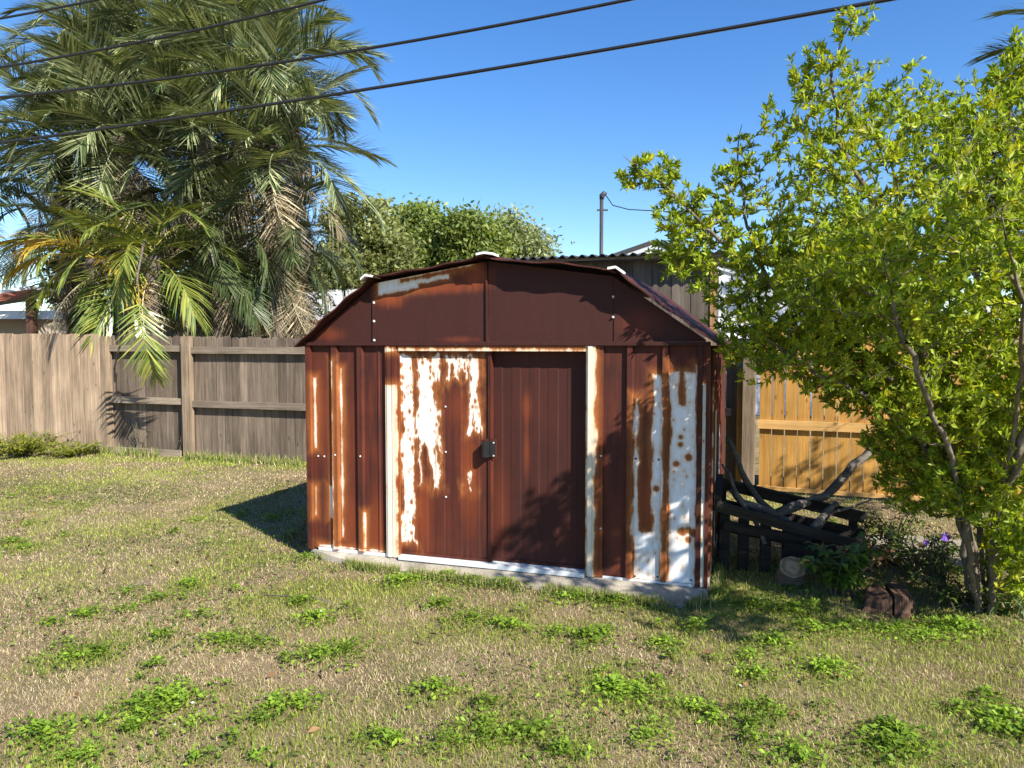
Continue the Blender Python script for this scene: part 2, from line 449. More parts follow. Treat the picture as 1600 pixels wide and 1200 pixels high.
m_side = rust_mat('rusted_side_wall', [(0.0, 0.16, 0.0, 1.5), (0.30, 0.46, 0.0, 1.4), (0.8, 1.1, 0.1, 1.2), (1.5, 1.8, 0.0, 1.0)], amp=0.05, calm=0.0, seed=21.0, hor='y', glow=[(0.7, 0.9, 0.4, 1.0, 0.7), (1.4, 0.9, 0.5, 1.0, 0.7)], paint=(0.55, 0.56, 0.52))
m_rail = plain_mat('white_rail', (0.58, 0.60, 0.60), 0.5, 0.2, 7)
m_black = plain_mat('black_plastic', (0.018, 0.018, 0.019), 0.35, 0.2, 20, 0.5)
m_screw = plain_mat('zinc_screw', (0.55, 0.53, 0.50), 0.35, 0.1, 30, 0.5)

def wpanel(prof, mat, z0=0.085, z1=WT):
    return MB().sheet(prof, z0, z1).build('wall_panel', mat, shed)
# left bay: three sheets each ending in a raised rib
wpanel([(0.046, 0), (0.225, 0), (0.233, -0.026), (0.277, -0.026), (0.288, 0), (0.2945, 0)], m_lw)
wpanel([(0.2955, 0), (0.45, 0), (0.458, -0.026), (0.498, -0.026), (0.508, 0), (0.5145, 0)], m_lw)
wpanel([(0.5155, 0), (0.62, 0), (0.626, -0.006), (0.636, -0.006), (0.642, 0), (0.70, 0)], m_lw)
# right bay
wpanel([(2.375, 0), (2.53, 0), (2.538, -0.026), (2.574, -0.026), (2.584, 0), (2.5885, 0)], m_rw)
wpanel([(2.5895, 0), (2.768, 0), (2.776, -0.026), (2.812, -0.026), (2.820, 0), (2.8235, 0)], m_rw)
wpanel([(2.8245, 0), (2.99, 0), (2.998, -0.012), (3.006, -0.012)], m_rw)
m_cream = rust_mat('flaking_cream_strip', [(2.9, 3.2, -0.1, 1.45)], amp=0.02, calm=0.0, seed=31.0, paint=(0.60, 0.58, 0.50), flecks=0.3)
MB().box(0.0, 0.045, -0.028, 0.06, 0.075, WT).build('corner_post', m_lw, shed)
MB().box(3.0075, 3.040, -0.030, 0.06, 0.075, WT).build('corner_post', m_rd, shed)
MB().box(3.0405, 3.062, -0.020, 0.06, 0.075, WT).build('corner_strip', m_cream, shed)
MB().box(3.0625, 3.085, -0.026, 0.06, 0.075, WT).build('corner_strip', m_lw, shed)
# side and back walls, ribbed sheets
def ribs(n0, n1, step, a=0.024):
    pr = [(n0, 0)]; q = n0 + 0.16
    while q + 0.06 < n1:
        pr += [(q, 0), (q + 0.009, -a), (q + 0.045, -a), (q + 0.055, 0)]; q += step
    return pr + [(n1, 0)]
for k in range(3):
    t0 = 0.062 + k * 0.995; pr = ribs(t0, t0 + 0.993, 0.23)
    me = MB().sheet(pr, 0.075, WT)
    me.v = [(3.068 - v, u, z) for (u, v, z) in me.v]
    me.build('side_panel', m_side, shed)
    me = MB().sheet(pr, 0.075, WT)
    me.v = [(0.012 + v, u, z) for (u, v, z) in me.v]; me.f = [tuple(reversed(f)) for f in me.f]
    me.build('side_panel', m_side, shed)
    t0 = 0.03 + k * 1.01; pr = ribs(t0, t0 + 1.008, 0.23)
    me = MB().sheet(pr, 0.075, WT)
    me.v = [(u, 3.05 - v, z) for (u, v, z) in me.v]; me.f = [tuple(reversed(f)) for f in me.f]
    me.build('back_panel', m_side, shed)
# door frame
for (a, b_, y0) in ((0.702, 0.716, -0.028), (0.7165, 0.742, -0.034), (0.7425, 0.757, -0.026), (0.7575, 0.792, -0.030), (0.7925, 0.813, -0.016), (2.252, 2.268, -0.020), (2.2685, 2.300, -0.034), (2.3005, 2.324, -0.028), (2.3245, 2.348, -0.020), (2.3485, 2.374, -0.016)):
    MB().box(a, b_, y0, 0.05, 0.075, WT - 0.002).build('door_jamb', m_trim, shed)
MB().box(0.8135, 2.2515, -0.026, 0.14, 1.655, 1.694).build('door_header', m_trim, shed)
MB().box(0.8135, 2.2515, -0.055, 0.13, 0.069, 0.098).build('door_track', m_rail, shed)
MB().box(0.09, 0.80, -0.014, -0.006, 0.069, 0.094).build('bottom_rail', m_rail, shed)
MB().box(2.376, 3.0, -0.012, -0.005, 0.069, 0.084).build('bottom_rail', m_rail, shed)
MB().prism([(0.0, 1.6965), (0.0, 1.722), (3.085, 1.722), (3.085, 1.6965)], -0.038, 0.05, 'y').build('eave_beam', m_gab, shed)

def door(u0, u1, v, mat):
    pr = [(u0, v - 0.012), (u0 + 0.012, v - 0.012), (u0 + 0.014, v)]
    n = 5; st = (u1 - u0 - 0.03) / n
    for i in range(n):
        a = u0 + 0.015 + i * st
        pr += [(a + 0.004, v), (a + st * 0.44, v - 0.001), (a + st * 0.52, v + 0.0018), (a + st * 0.92, v + 0.0018), (a + st * 0.995, v)]
    pr += [(u1 - 0.013, v - 0.012), (u1, v - 0.012)]
    d = empty('sliding_door', (0, 0, 0)); d.parent = shed
    MB().sheet(pr, 0.10, 1.66).build('door_panel', mat, d)
    MB().box(u0 + 0.002, u1 - 0.002, v - 0.013, v - 0.001 - 0.0125 + 0.013, 0.0995, 0.118).build('bottom_lip', mat, d)
    return d
ldoor = door(0.808, 1.536, 0.012, m_ld)
rdoor = door(1.530, 2.262, 0.058, m_rd)
ldoor['label'] = 'left sliding door with most of its white paint left'
rdoor['label'] = 'right sliding door rusted dark red all over'
MB().box(1.537, 1.546, -0.004, 0.05, 0.10, 1.655).build('edge_strip', m_lw, ldoor)
# pull handle on the meeting edge
hz = 0.94
MB().box(1.492, 1.588, 0.0, 0.004, hz - 0.065, hz + 0.075).build('handle_plate', m_trim, ldoor)
hb = MB().box(1.497, 1.512, -0.055, 0.0, hz - 0.055, hz + 0.06)
hb.box(1.512, 1.534, -0.060, -0.045, hz - 0.055, hz + 0.06).box(1.534, 1.54, -0.055, -0.002, hz - 0.055, hz + 0.06).box(1.543, 1.58, -0.02, -0.001, hz - 0.055, hz + 0.06)
hb.build('pull_handle', m_black, ldoor)
for dz in (-0.045, 0.05):
    MB().tube([(1.572, -0.026, hz + dz), (1.572, -0.0195, hz + dz)], 0.006, 8).build('screw', m_screw, ldoor)

# gable sheets
g = 0.0015
KL, KR, RG = (0.60, 2.165), (2.46, 2.165), (1.53, 2.305)
def gable(poly, v=-0.004):
    MB().prism(poly, v, v + 0.012, 'y').build('gable_panel', m_gab, shed)
gable([(0.03, 1.7225), (0.604 - g, 1.7225), (0.604 - g, 2.163), (0.03, 1.735)])
gable([(0.604 + g, 1.7225), (1.524 - g, 1.7225), (1.524 - g, 2.303), (0.604 + g, 2.166)], -0.010)
gable([(1.524 + g, 1.7225), (2.441 - g, 1.7225), (2.441 - g, 2.168), (1.524 + g, 2.303)], -0.004)
gable([(2.441 + g, 1.7225), (3.055, 1.7225), (3.055, 1.735), (2.441 + g, 2.163)], -0.010)
MB().box(0.590, 0.618, -0.0145, -0.0105, 1.73, 2.15).build('gable_seam', m_gab, shed)
MB().box(1.514, 1.5235, -0.026, -0.0105, 1.724, 2.295).build('gable_seam', m_gab, shed)
for (u, z) in ((0.604, 2.02), (0.604, 1.88), (0.604, 1.735), (2.437, 2.03), (2.437, 1.89)):
    MB().tube([(u, -0.021, z), (u, -0.0148 if u < 1 else -0.004, z)], [0.006, 0.011], 8).build('screw', m_screw, shed)
for (u, z, v) in ((0.145, 0.82, 0), (0.09, 0.82, 0), (0.258, 0.84, -0.026), (0.48, 0.84, -0.026), (1.18, 1.24, 0.012), (1.18, 0.90, 0.012), (1.18, 0.56, 0.012), (2.36, 0.93, -0.016), (2.36, 0.42, -0.016), (2.60, 0.92, 0), (2.755, 0.92, 0), (3.02, 0.92, -0.018), (2.6, 0.10, 0), (2.755, 0.11, 0), (2.98, 0.11, 0)):
    MB().tube([(u, v - 0.006, z), (u, v, z)], [0.005, 0.008], 8).build('screw', m_black if u > 2.5 else m_screw, shed)

# roof: four slopes of ribbed sheet, front edge a little wavy
def slope(p, q, name, wave=0.0, ph=0.0):
    n = 22; m_ = 14
    a = np.array(p); d = np.array(q) - a; L = np.linalg.norm(d); nrm = np.array([-d[1], d[0]]) / L
    if nrm[1] < 0: nrm = -nrm
    vs_ = []; fs = []
    for j in range(m_ + 1):
        for i in range(n + 1):
            t = i / n
            v = -0.125 + 3.27 * j / m_
            rib = 0.016 if (j % 2 == 1) else 0.0
            wv = wave * math.sin(t * math.pi * 2 + ph) * math.exp(-j * 0.9)
            h = (rib if j else 0.004 * math.sin(t * 19 + ph)) + wv
            e = a + d * t + nrm * h
            vv = v + (0.012 * math.sin(t * 7.3 + ph * 2) + 0.006 * math.sin(t * 23 + ph) if j == 0 else 0)
            vs_.append((e[0], vv, e[1]))
    k = len(vs_)
    vs_ += [(x - nrm[0] * 0.010, y, z - nrm[1] * 0.010) for (x, y, z) in vs_]
    w_ = n + 1
    for j in range(m_):
        for i in range(n):
            q_ = (j * w_ + i, j * w_ + i + 1, (j + 1) * w_ + i + 1, (j + 1) * w_ + i)
            fs.append(q_); fs.append(tuple(k + x for x in reversed(q_)))
    for i in range(n):
        fs.append((i + 1, i, k + i, k + i + 1)); fs.append((m_ * w_ + i, m_ * w_ + i + 1, k + m_ * w_ + i + 1, k + m_ * w_ + i))
    for j in range(m_):
        fs.append((j * w_, (j + 1) * w_, k + (j + 1) * w_, k + j * w_)); e = j * w_ + n
        fs.append((e + w_, e, k + e, k + e + w_))
    return MB().add(vs_, fs).build(name, m_roof, shed)
EL, ER = (-0.045, 1.688), (3.155, 1.688)
KL2, KR2, RG2 = (0.615, 2.196), (2.475, 2.196), (1.545, 2.332)
slope(EL, KL2, 'roof_panel', 0.0, 0.4)
slope((KL2[0] + 0.002, KL2[1] + 0.006), RG2, 'roof_panel', 0.004, 1.4)
slope((RG2[0] + 0.002, RG2[1] + 0.001), KR2, 'roof_panel', 0.014, 3.6)
slope((KR2[0] + 0.002, KR2[1] + 0.004), ER, 'roof_panel', 0.006, 2.2)
def cap(cx, cz, a1, a2, wd=0.062):
    # bent strip following the ridge
    d1 = (-math.cos(a1) * wd, -math.sin(a1) * wd); d2 = (math.cos(a2) * wd, -math.sin(a2) * wd)
    top = [(cx + d1[0], cz + d1[1]), (cx, cz), (cx + d2[0], cz + d2[1])]
    poly = [(x, z + 0.024) for x, z in top] + [(x, z + 0.008) for x, z in reversed(top)]
    MB().prism([(x, z - 0.008) for x, z in poly], 0.006, 3.14, 'y').build('ridge_strip', m_roof, shed)
    return MB().prism(poly, -0.148, 0.0, 'y').build('ridge_cap', m_cap, shed)
cap(KL2[0] - 0.012, KL2[1] + 0.006, R(37.6), R(8.3), 0.05)
cap(RG2[0], RG2[1], R(8.3), R(8.3), 0.062)
cap(KR2[0], KR2[1] + 0.006, R(8.3), R(37.0), 0.055)

# ------------------------------------------------------------------ fences
m_fgrey = wood_mat('weathered_brown_fence', (0.075, 0.055, 0.040), (0.24, 0.185, 0.135), 'z', 1.0, 0.35)
m_frail = wood_mat('weathered_rail', (0.13, 0.10, 0.07), (0.34, 0.27, 0.20), 'x', 1.0, 0.2)
m_fpost = wood_mat('weathered_post', (0.12, 0.085, 0.055), (0.36, 0.27, 0.18), 'z', 1.0, 0.15)
m_ftan = wood_mat('tan_fence_board', (0.165, 0.112, 0.072), (0.47, 0.345, 0.230), 'z', 0.8, 0.32)
m_fnew = wood_mat('new_yellow_pine', (0.33, 0.165, 0.036), (0.53, 0.29, 0.075), 'z', 0.8, 0.18)
m_fnewx = wood_mat('new_yellow_rail', (0.40, 0.22, 0.07), (0.58, 0.36, 0.135), 'x', 0.8, 0.1)

def picket_mesh(wd, h, th, ear, name, mat):
    poly = [(0, 0), (wd, 0), (wd, h - ear), (wd - ear, h), (ear, h), (0, h - ear)]
    return MB().prism(poly, 0, th, 'y').mesh(name, mat)

F0 = Vector((-6.41, 11.72, 0)); FRZ = math.atan2(-0.33, 1)
fence = empty('wooden_fence', F0, FRZ, 'weathered brown fence with rails and posts on the yard side behind the shed', 'fence')
meshes = [picket_mesh(0.133, 1.83 + dz, 0.016, 0.028, 'picket', m_fgrey) for dz in (0, 0.012, -0.014, 0.02)]
L_F = 9.62
n = int(L_F / 0.1365)
for i in range(n):
    o = link('picket', meshes[random.randrange(4)], fence)
    sag = -0.045 * min(1, max(0, (i * 0.1365 - 1.5) / 2.0))
    o.location = (0.02 + i * 0.1365, 0.0 + random.uniform(-0.003, 0.003), 0.0 + sag)
    o.rotation_euler = (0, R(random.uniform(-0.35, 0.35)), 0)
posts = [0.02, 1.60, 4.0, 6.4, 8.8]
for i, u in enumerate(posts):
    MB().box(u - 0.075, u + 0.075, -0.125, -0.040, 0, 1.83 if i < 2 else 1.8).build('post', m_fpost, fence)
    if i < len(posts) - 1:
        v = posts[i + 1]
        for (z0, z1, nm) in ((1.60, 1.70, 'rail'), (0.79, 0.885, 'rail')):
            dz = -0.03 if i else 0.0
            MB().box(u + 0.077, v - 0.077, -0.088 if nm else 0, -0.005, z0 + dz, z1 + dz).build(nm, m_frail, fence)
MB().box(8.877, 9.5, -0.088, -0.005, 1.57, 1.67).build('rail', m_frail, fence)
MB().box(8.877, 9.5, -0.088, -0.005, 0.86, 0.95).build('rail', m_frail, fence)
ob = MB().box(0.1, 1.5, -0.16, -0.13, 0.0, 0.10).build('kick_board', m_frail, fence)

lf = empty('wooden_fence', F0, math.atan2(-0.30, 1), 'tan board fence at far left with frond shadows and no rails showing', 'fence')
lm = [picket_mesh(0.193, 1.87 + dz, 0.022, 0.018, 'board', m_ftan) for dz in (0, 0.01, -0.012)]
for i in range(24):
    o = link('board', lm[random.randrange(3)], lf)
    o.location = (-0.205 - i * 0.1985, -0.17 + random.uniform(-0.004, 0.004), 0.005 + 0.0015 * i)
    o.rotation_euler = (0, R(random.uniform(-0.5, 0.4)), 0)
MB().box(-0.01, 0.085, -0.168, -0.06, 0, 1.84).build('end_post', m_fpost, lf)
for z in (0.4, 1.55):
    MB().box(-4.9, -0.02, -0.145, -0.06, z, z + 0.09).build('rail', m_frail, lf)

Y0 = Vector((2.80, 8.50, 0)); YRZ = math.atan2(-0.42, 1)
yf = empty('yellow_fence', Y0, YRZ, 'new yellow pine fence with gaps between its pickets right of the shed', 'fence')
ym = [picket_mesh(0.126, 1.80 + dz, 0.018, 0.025, 'picket', m_fnew) for dz in (0, 0.01)]
for i in range(34):
    o = link('picket', ym[i % 2], yf)
    o.location = (0.07 + i * 0.1375, random.uniform(-0.003, 0.003), 0.055)
    o.rotation_euler = (0, R(random.uniform(-0.25, 0.25)), 0)
for z in (0.74, 1.55):
    MB().box(0.05, 4.7, -0.042, -0.004, z, z + 0.10).build('rail', m_fnewx, yf)
MB().box(0.05, 4.7, -0.040, -0.004, 0.03, 0.075).build('bottom_board', m_fnewx, yf)
MB().box(-0.115, 0.02, -0.10, 0.03, 0, 1.68).build('post', m_fpost, yf)
MB().box(-0.185, -0.12, -0.03, 0.0, 0.02, 1.42).build('batten', m_fnew, yf)
for u in (2.4, 4.75):
    MB().box(u, u + 0.09, 0.022, 0.11, 0, 1.75).build('post', m_fpost, yf)

# ------------------------------------------------------------------ buildings beyond the fence
m_sid = wood_mat('dark_brown_siding', (0.060, 0.046, 0.034), (0.155, 0.125, 0.098), 'z', 0.7, 0.25, False)
m_ctrim = wood_mat('orange_corner_trim', (0.20, 0.10, 0.04), (0.42, 0.24, 0.10), 'z', 1.0, 0.1, False)
m_droof = plain_mat('dark_roof_edge', (0.035, 0.035, 0.038), 0.6, 0.3, 4)
m_white = plain_mat('white_house_paint', (0.66, 0.67, 0.67), 0.6, 0.08, 2)
m_greyw = plain_mat('grey_house_wall', (0.42, 0.44, 0.46), 0.7, 0.08, 2)
ob = empty('wooden_outbuilding', (2.84, 10.6, 0), FRZ, 'dark brown board outbuilding with corrugated roof edge rising behind the shed', 'outbuilding')
for i in range(13):
    MB().box(-0.278 * (i + 1) + 0.012, -0.278 * i, 0, 0.03, 0, 2.94).build('board', m_sid, ob)
MB().box(-3.6, 0.0, 0.024, 2.6, 0, 2.93).build('wall_core', m_sid, ob)
MB().box(0.0015, 0.075, -0.02, 0.06, 0, 2.93).build('corner_trim', m_ctrim, ob)
MB().box(-3.7, 0.2, -0.21, -0.18, 2.945, 2.985).build('fascia', m_frail, ob)
rv = []; rf = []
NU = 240
for j, (v, z) in enumerate(((-0.30, 3.005), (2.9, 3.20))):
    for i in range(NU + 1):
        rv.append((-3.8 + 4.05 * i / NU, v, z + 0.022 * math.sin(i / NU * 4.05 / 0.15 * 2 * math.pi)))
rv += [(x, y, z - 0.008) for x, y, z in rv]
q = NU + 1
for i in range(NU):
    rf += [(i, i + 1, q + i + 1, q + i), (2 * q + i + 1, 2 * q + i, 3 * q + i, 3 * q + i + 1), (i + 1, i, 2 * q + i, 2 * q + i + 1)]
MB().add(rv, rf).build('corrugated_roof', m_droof, ob)

ap = at(1022, 374, 18.0)
hs = empty('gabled_house', (ap[0], 18.0, 0), R(-6), 'white gabled house with dark roof edge behind the brown outbuilding', 'house')
za = ap[2]; HW = 4.3; sl_ = 0.335
MB().prism([(-HW + 0.3, 0), (HW - 0.3, 0), (HW - 0.3, za - 0.2 - (HW - 0.3) * sl_), (0, za - 0.2), (-HW + 0.3, za - 0.2 - (HW - 0.3) * sl_)], 0.09, 9, 'y').build('wall', m_white, hs)
for s_ in (-1, 1):
    MB().prism([(0, za), (s_ * HW, za - HW * sl_), (s_ * HW, za - HW * sl_ - 0.09), (0, za - 0.09)], 0, 9.2, 'y').build('roof_slope', m_droof, hs)
    MB().prism([(0.0, za - 0.0915), (s_ * (HW - .02), za - HW * sl_ - 0.0915), (s_ * (HW - .02), za - HW * sl_ - 0.21), (0.0, za - 0.21)], 0.04, 0.07, 'y').build('barge_board', m_greyw, hs)
MB().box(1.6, 4.0, 0.03, 0.0885, 2.05, 2.25).build('fascia', m_white, hs)
wn_ = empty('window', (0, 0, 0)); wn_.parent = hs
MB().box(1.9, 2.9, 0.05, 0.0885, 0.9, 1.95).build('frame', m_white, wn_)
MB().box(2.0, 2.8, 0.035, 0.0495, 1.0, 1.85).build('pane', plain_mat('dark_glass', (0.03, 0.04, 0.05), 0.1, 0.1), wn_)

m_pipe = plain_mat('grey_conduit', (0.045, 0.045, 0.05), 0.45, 0.2, 5)
mp_ = at(940, 308, 16.5)
ms = empty('service_mast', (mp_[0], 16.5, 0), 0, 'thin dark service mast pipe standing beside the white gable', 'mast')
MB().tube([(0, 0, 0), (0, 0, mp_[2] - 0.02)], 0.043, 10).build('pipe', m_pipe, ms, True)
MB().tube([(0, 0, mp_[2] - 0.05), (0.01, 0, mp_[2] + 0.03), (0.05, 0, mp_[2] + 0.08), (0.11, 0, mp_[2] + 0.06)], [0.05, 0.065, 0.06, 0.04], 10).build('weather_head', m_pipe, ms, True)
MB().box(-0.10, 0.14, -0.03, -0.005 + 0.03, mp_[2] - 0.30, mp_[2] - 0.27).build('bracket', m_pipe, ms)
wp = [Vector((0.1, 0, mp_[2] + 0.03)), Vector((0.25, 0, mp_[2] - 0.18)), Vector((0.6, 0, mp_[2] - 0.27)), Vector((1.6, 0.4, mp_[2] - 0.25)), Vector((5, 2, mp_[2] + 0.1)), Vector((11, 5, mp_[2] + 0.8))]
MB().tube(wp, 0.012, 5).build('drop_wire', m_black, ms)

# neighbours at left
m_mroof = plain_mat('grey_metal_roof', (0.42, 0.43, 0.44), 0.5, 0.15, 3)
m_redf = plain_mat('red_brown_fascia', (0.24, 0.08, 0.045), 0.7, 0.3, 6)
m_dwall = plain_mat('dark_grey_wall', (0.16, 0.15, 0.14), 0.8, 0.2, 3)  # dark grey is this wall's own colour
m_beige = plain_mat('beige_stucco', (0.44, 0.37, 0.29), 0.85, 0.12, 5)
a = at(500, 466, 21); b_ = at(500, 497, 20)
nh = empty('neighbour_house', (-5.6, 20.5, 0), 0, 'grey metal roofed house with red brown fascia glimpsed between palm and shed', 'house')
zt, zb = 3.15, 2.42
MB().prism([(-0.5, zb), (3.2, zt + 0.4), (3.2, zt + 0.32), (-0.5, zb - 0.08)], -4.5, 3.0, 'x').build('roof', m_mroof, nh)
MB().box(-4.5, 3.0, -0.56, -0.52, zb - 0.22, zb - 0.05).build('fascia', m_redf, nh)
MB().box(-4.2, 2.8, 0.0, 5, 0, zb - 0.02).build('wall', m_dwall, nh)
for k in range(9):
    x = -4.3 + k * 0.88
    MB().prism([(-0.5, zb + 0.001), (3.2, zt + 0.401), (3.2, zt + 0.43), (-0.5, zb + 0.03)], x, x + 0.03, 'x').build('standing_seam', m_mroof, nh)
pt = empty('patio_cover', (-9.4, 13.6, 0), 0, 'low patio roof with rusty edge, white beam and brown post at far left', 'patio cover')
z1 = at(0, 474, 13.6)[2]
MB().prism([(-3.5, z1 - 0.35), (0.75, z1 + 0.30), (0.75, z1 + 0.24), (-3.5, z1 - 0.41)], -0.3, 1.0, 'y').build('roof_sheet', m_mroof, pt)
MB().prism([(-3.5, z1 - 0.42), (0.75, z1 + 0.23), (0.75, z1 + 0.10), (-3.5, z1 - 0.55)], -0.34, -0.302, 'y').build('rusty_fascia', m_redf, pt)
zb2 = at(0, 490, 13.6)[2]
MB().box(-3.5, 1.1, -0.1, 0.05, zb2 - 0.10, zb2 + 0.05).build('white_beam', m_white, pt)
px = at(60, 500, 13.6)[0] + 9.4
MB().box(px - 0.06, px + 0.06, -0.26, -0.12, 0, zb2 + 0.25).build('post', wood_mat('brown_post', (0.05, 0.025, 0.018), (0.12, 0.06, 0.04)), pt)
MB().box(-3.5, 0.7, 0.8, 0.95, 0, zb2).build('wall', m_beige, pt)

# ------------------------------------------------------------------ power lines
def wire(pix, rad, label):
    pts = []
    P3 = [at(x, y, Y) for x, y, Y in pix]
    # smooth through the three or four points by quadratic fit along x
    A = np.array(P3); t = A[:, 0]
    deg = min(2, len(P3) - 1)
    cy = np.polyfit(t, A[:, 1], deg); cz = np.polyfit(t, A[:, 2], deg)
    for x in np.linspace(t.min() - 4.5, t.max() + 5, 28):
        pts.append((x, np.polyval(cy, x), np.polyval(cz, x)))
    o = MB().tube(pts, rad, 7).build('power_line', m_black, None, True)
    return tag(o, label, 'power line', 'power lines over the yard')
wire([(0, 29, 11.2), (75, 15, 11.0), (150, 0, 10.8)], 0.017, 'topmost black power line cutting the upper left corner of the sky')
wire([(0, 105, 11.0), (260, 57, 10.3), (505, 0, 9.6)], 0.018, 'second black power line from the top, leaving the sky above the palms')
wire([(0, 152, 10.8), (500, 88, 9.5), (980, 0, 8.2)], 0.019, 'third black power line from the top, leaving the sky above the shed')
wire([(0, 223, 11.0), (620, 132, 9.4), (1385, 0, 7.4)], 0.021, 'lowest black power line running from palms to the leafy tree')

# ------------------------------------------------------------------ palms
m_palm = leaf_mat('palm_leaflet', 0.16, 0.36, 0.55)
m_dead = leaf_mat('dead_palm_leaflet', 0.15, 0.8, 0.1)
m_ptr = wood_mat('palm_trunk_bark', (0.05, 0.040, 0.030), (0.19, 0.155, 0.12), 'x', 1.0, 0.1, False)

def frond_mesh(L, droop, nl, ll, lw, c0, c1, vup, ldroop, seed, mat, stalk=0.16, ragged=0.0, a0=62, a1=22):
    r = np.random.default_rng(seed); tone = r.uniform(0.8, 1.2)
    ns = 14
    s = np.linspace(0, 1, ns)
    th = -droop * s ** 1.5
    ds = L / (ns - 1)
    x = np.concatenate([[0], np.cumsum(np.cos((th[1:] + th[:-1]) / 2)) * ds])
    z = np.concatenate([[0], np.cumsum(np.sin((th[1:] + th[:-1]) / 2)) * ds])
    side = r.normal(0, 0.04) * L * s ** 2
    V = []; Fc = []; C = []
    # rachis, three sided
    for i in range(ns):
        rr = 0.018 * (1 - 0.85 * s[i])
        for k in range(3):
            a = 2 * math.pi * k / 3 + math.pi / 2
            V.append((x[i] - math.sin(th[i]) * rr * math.sin(a), side[i] + rr * math.cos(a), z[i] + math.cos(th[i]) * rr * math.sin(a))); C.append(np.array(c1) * 0.9)
    for i in range(ns - 1):
        for k in range(3):
            a_, b2 = i * 3 + k, i * 3 + (k + 1) % 3
            Fc += [(a_, b2, b2 + 3), (a_, b2 + 3, a_ + 3)]
    for j in range(nl):
        t = stalk + (1 - stalk) * (j + 0.5) / nl
        for sg in (-1, 1):
            if r.random() < ragged: continue
            tt = min(0.999, t + r.normal(0, 0.006))
            cx = np.interp(tt, s, x); cz_ = np.interp(tt, s, z); cy_ = np.interp(tt, s, side); th_ = np.interp(tt, s, th)
            T = np.array([math.cos(th_), 0, math.sin(th_)]); N = np.array([-math.sin(th_), 0, math.cos(th_)]); S = np.array([0, sg, 0])
            q = (tt - stalk) / (1 - stalk)
            ang = R(a0 + (a1 - a0) * q + r.normal(0, 5))
            up = vup * (1 - 0.5 * q) + r.normal(0, 0.10)
            D = T * math.cos(ang) + (S * math.cos(up) + N * math.sin(up)) * math.sin(ang)
            ln = ll * (0.55 + 0.75 * math.sin(math.pi * min(1, 0.18 + 0.80 * q)) ** 0.8) * r.uniform(0.82, 1.1)
            dr = ldroop * r.uniform(0.5, 1.4)
            W = np.cross(D, N); W = W / (np.linalg.norm(W) + 1e-9)
            W = W * 0.85 + N * 0.35 * sg
            p0 = np.array([cx, cy_, cz_]); down = np.array([0, 0, -1.0])
            pm_ = p0 + D * ln * 0.5 + down * ln * dr * 0.18
            p2 = p0 + D * ln * 0.97 + down * ln * dr * 0.75
            wd = lw * r.uniform(0.75, 1.15)
            n0 = len(V)
            V += [p0 - W * wd * 0.3, p0 + W * wd * 0.3, pm_ + W * wd * 0.5, pm_ - W * wd * 0.5, p2]
            f = r.random() ** 1.8
            cc = (np.array(c0) * (1 - f) + np.array(c1) * f) * tone
            C += [cc] * 5
            Fc += [(n0, n0 + 1, n0 + 2), (n0, n0 + 2, n0 + 3), (n0 + 3, n0 + 2, n0 + 4)]
    return np_mesh('frond', np.array([np.asarray(v, float) for v in V]), np.array(Fc), mat, np.array(C))

G0, G1 = (0.045, 0.078, 0.022), (0.42, 0.44, 0.23)
live = [frond_mesh(2.15, R(d), 56, 0.62, 0.034, G0, G1, 0.42, 0.14, 100 + i, m_palm) for i, d in enumerate((35, 55, 70, 85, 100, 60))]
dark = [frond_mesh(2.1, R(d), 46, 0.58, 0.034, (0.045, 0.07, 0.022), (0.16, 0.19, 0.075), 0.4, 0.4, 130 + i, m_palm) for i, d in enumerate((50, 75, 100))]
dead = [frond_mesh(2.1, R(d), 40, 0.52, 0.022, (0.22, 0.17, 0.10), (0.62, 0.53, 0.36), 0.2, 0.9, 150 + i, m_dead, ragged=0.25) for i, d in enumerate((40, 60, 85))]
areca = [frond_mesh(1.75, R(d), 34, 0.50, 0.036, (0.10, 0.16, 0.03), (0.36, 0.36, 0.07), 0.45, 0.45, 170 + i, m_palm) for i, d in enumerate((50, 75, 95, 115))]
yellow = [frond_mesh(1.5, R(d), 30, 0.45, 0.034, (0.40, 0.26, 0.03), (0.62, 0.42, 0.06), 0.4, 0.5, 190 + i, m_palm) for i, d in enumerate((60, 95))]

def put_frond(me, root, p, az, el, sc_=1.0, roll=0.0, name='frond'):
    o = link(name, me, root)
    M = Matrix.Rotation(az, 4, 'Z') @ Matrix.Rotation(-el, 4, 'Y') @ Matrix.Rotation(roll, 4, 'X')
    o.matrix_local = Matrix.Translation(Vector(p)) @ M @ Matrix.Scale(sc_, 4)
    return o

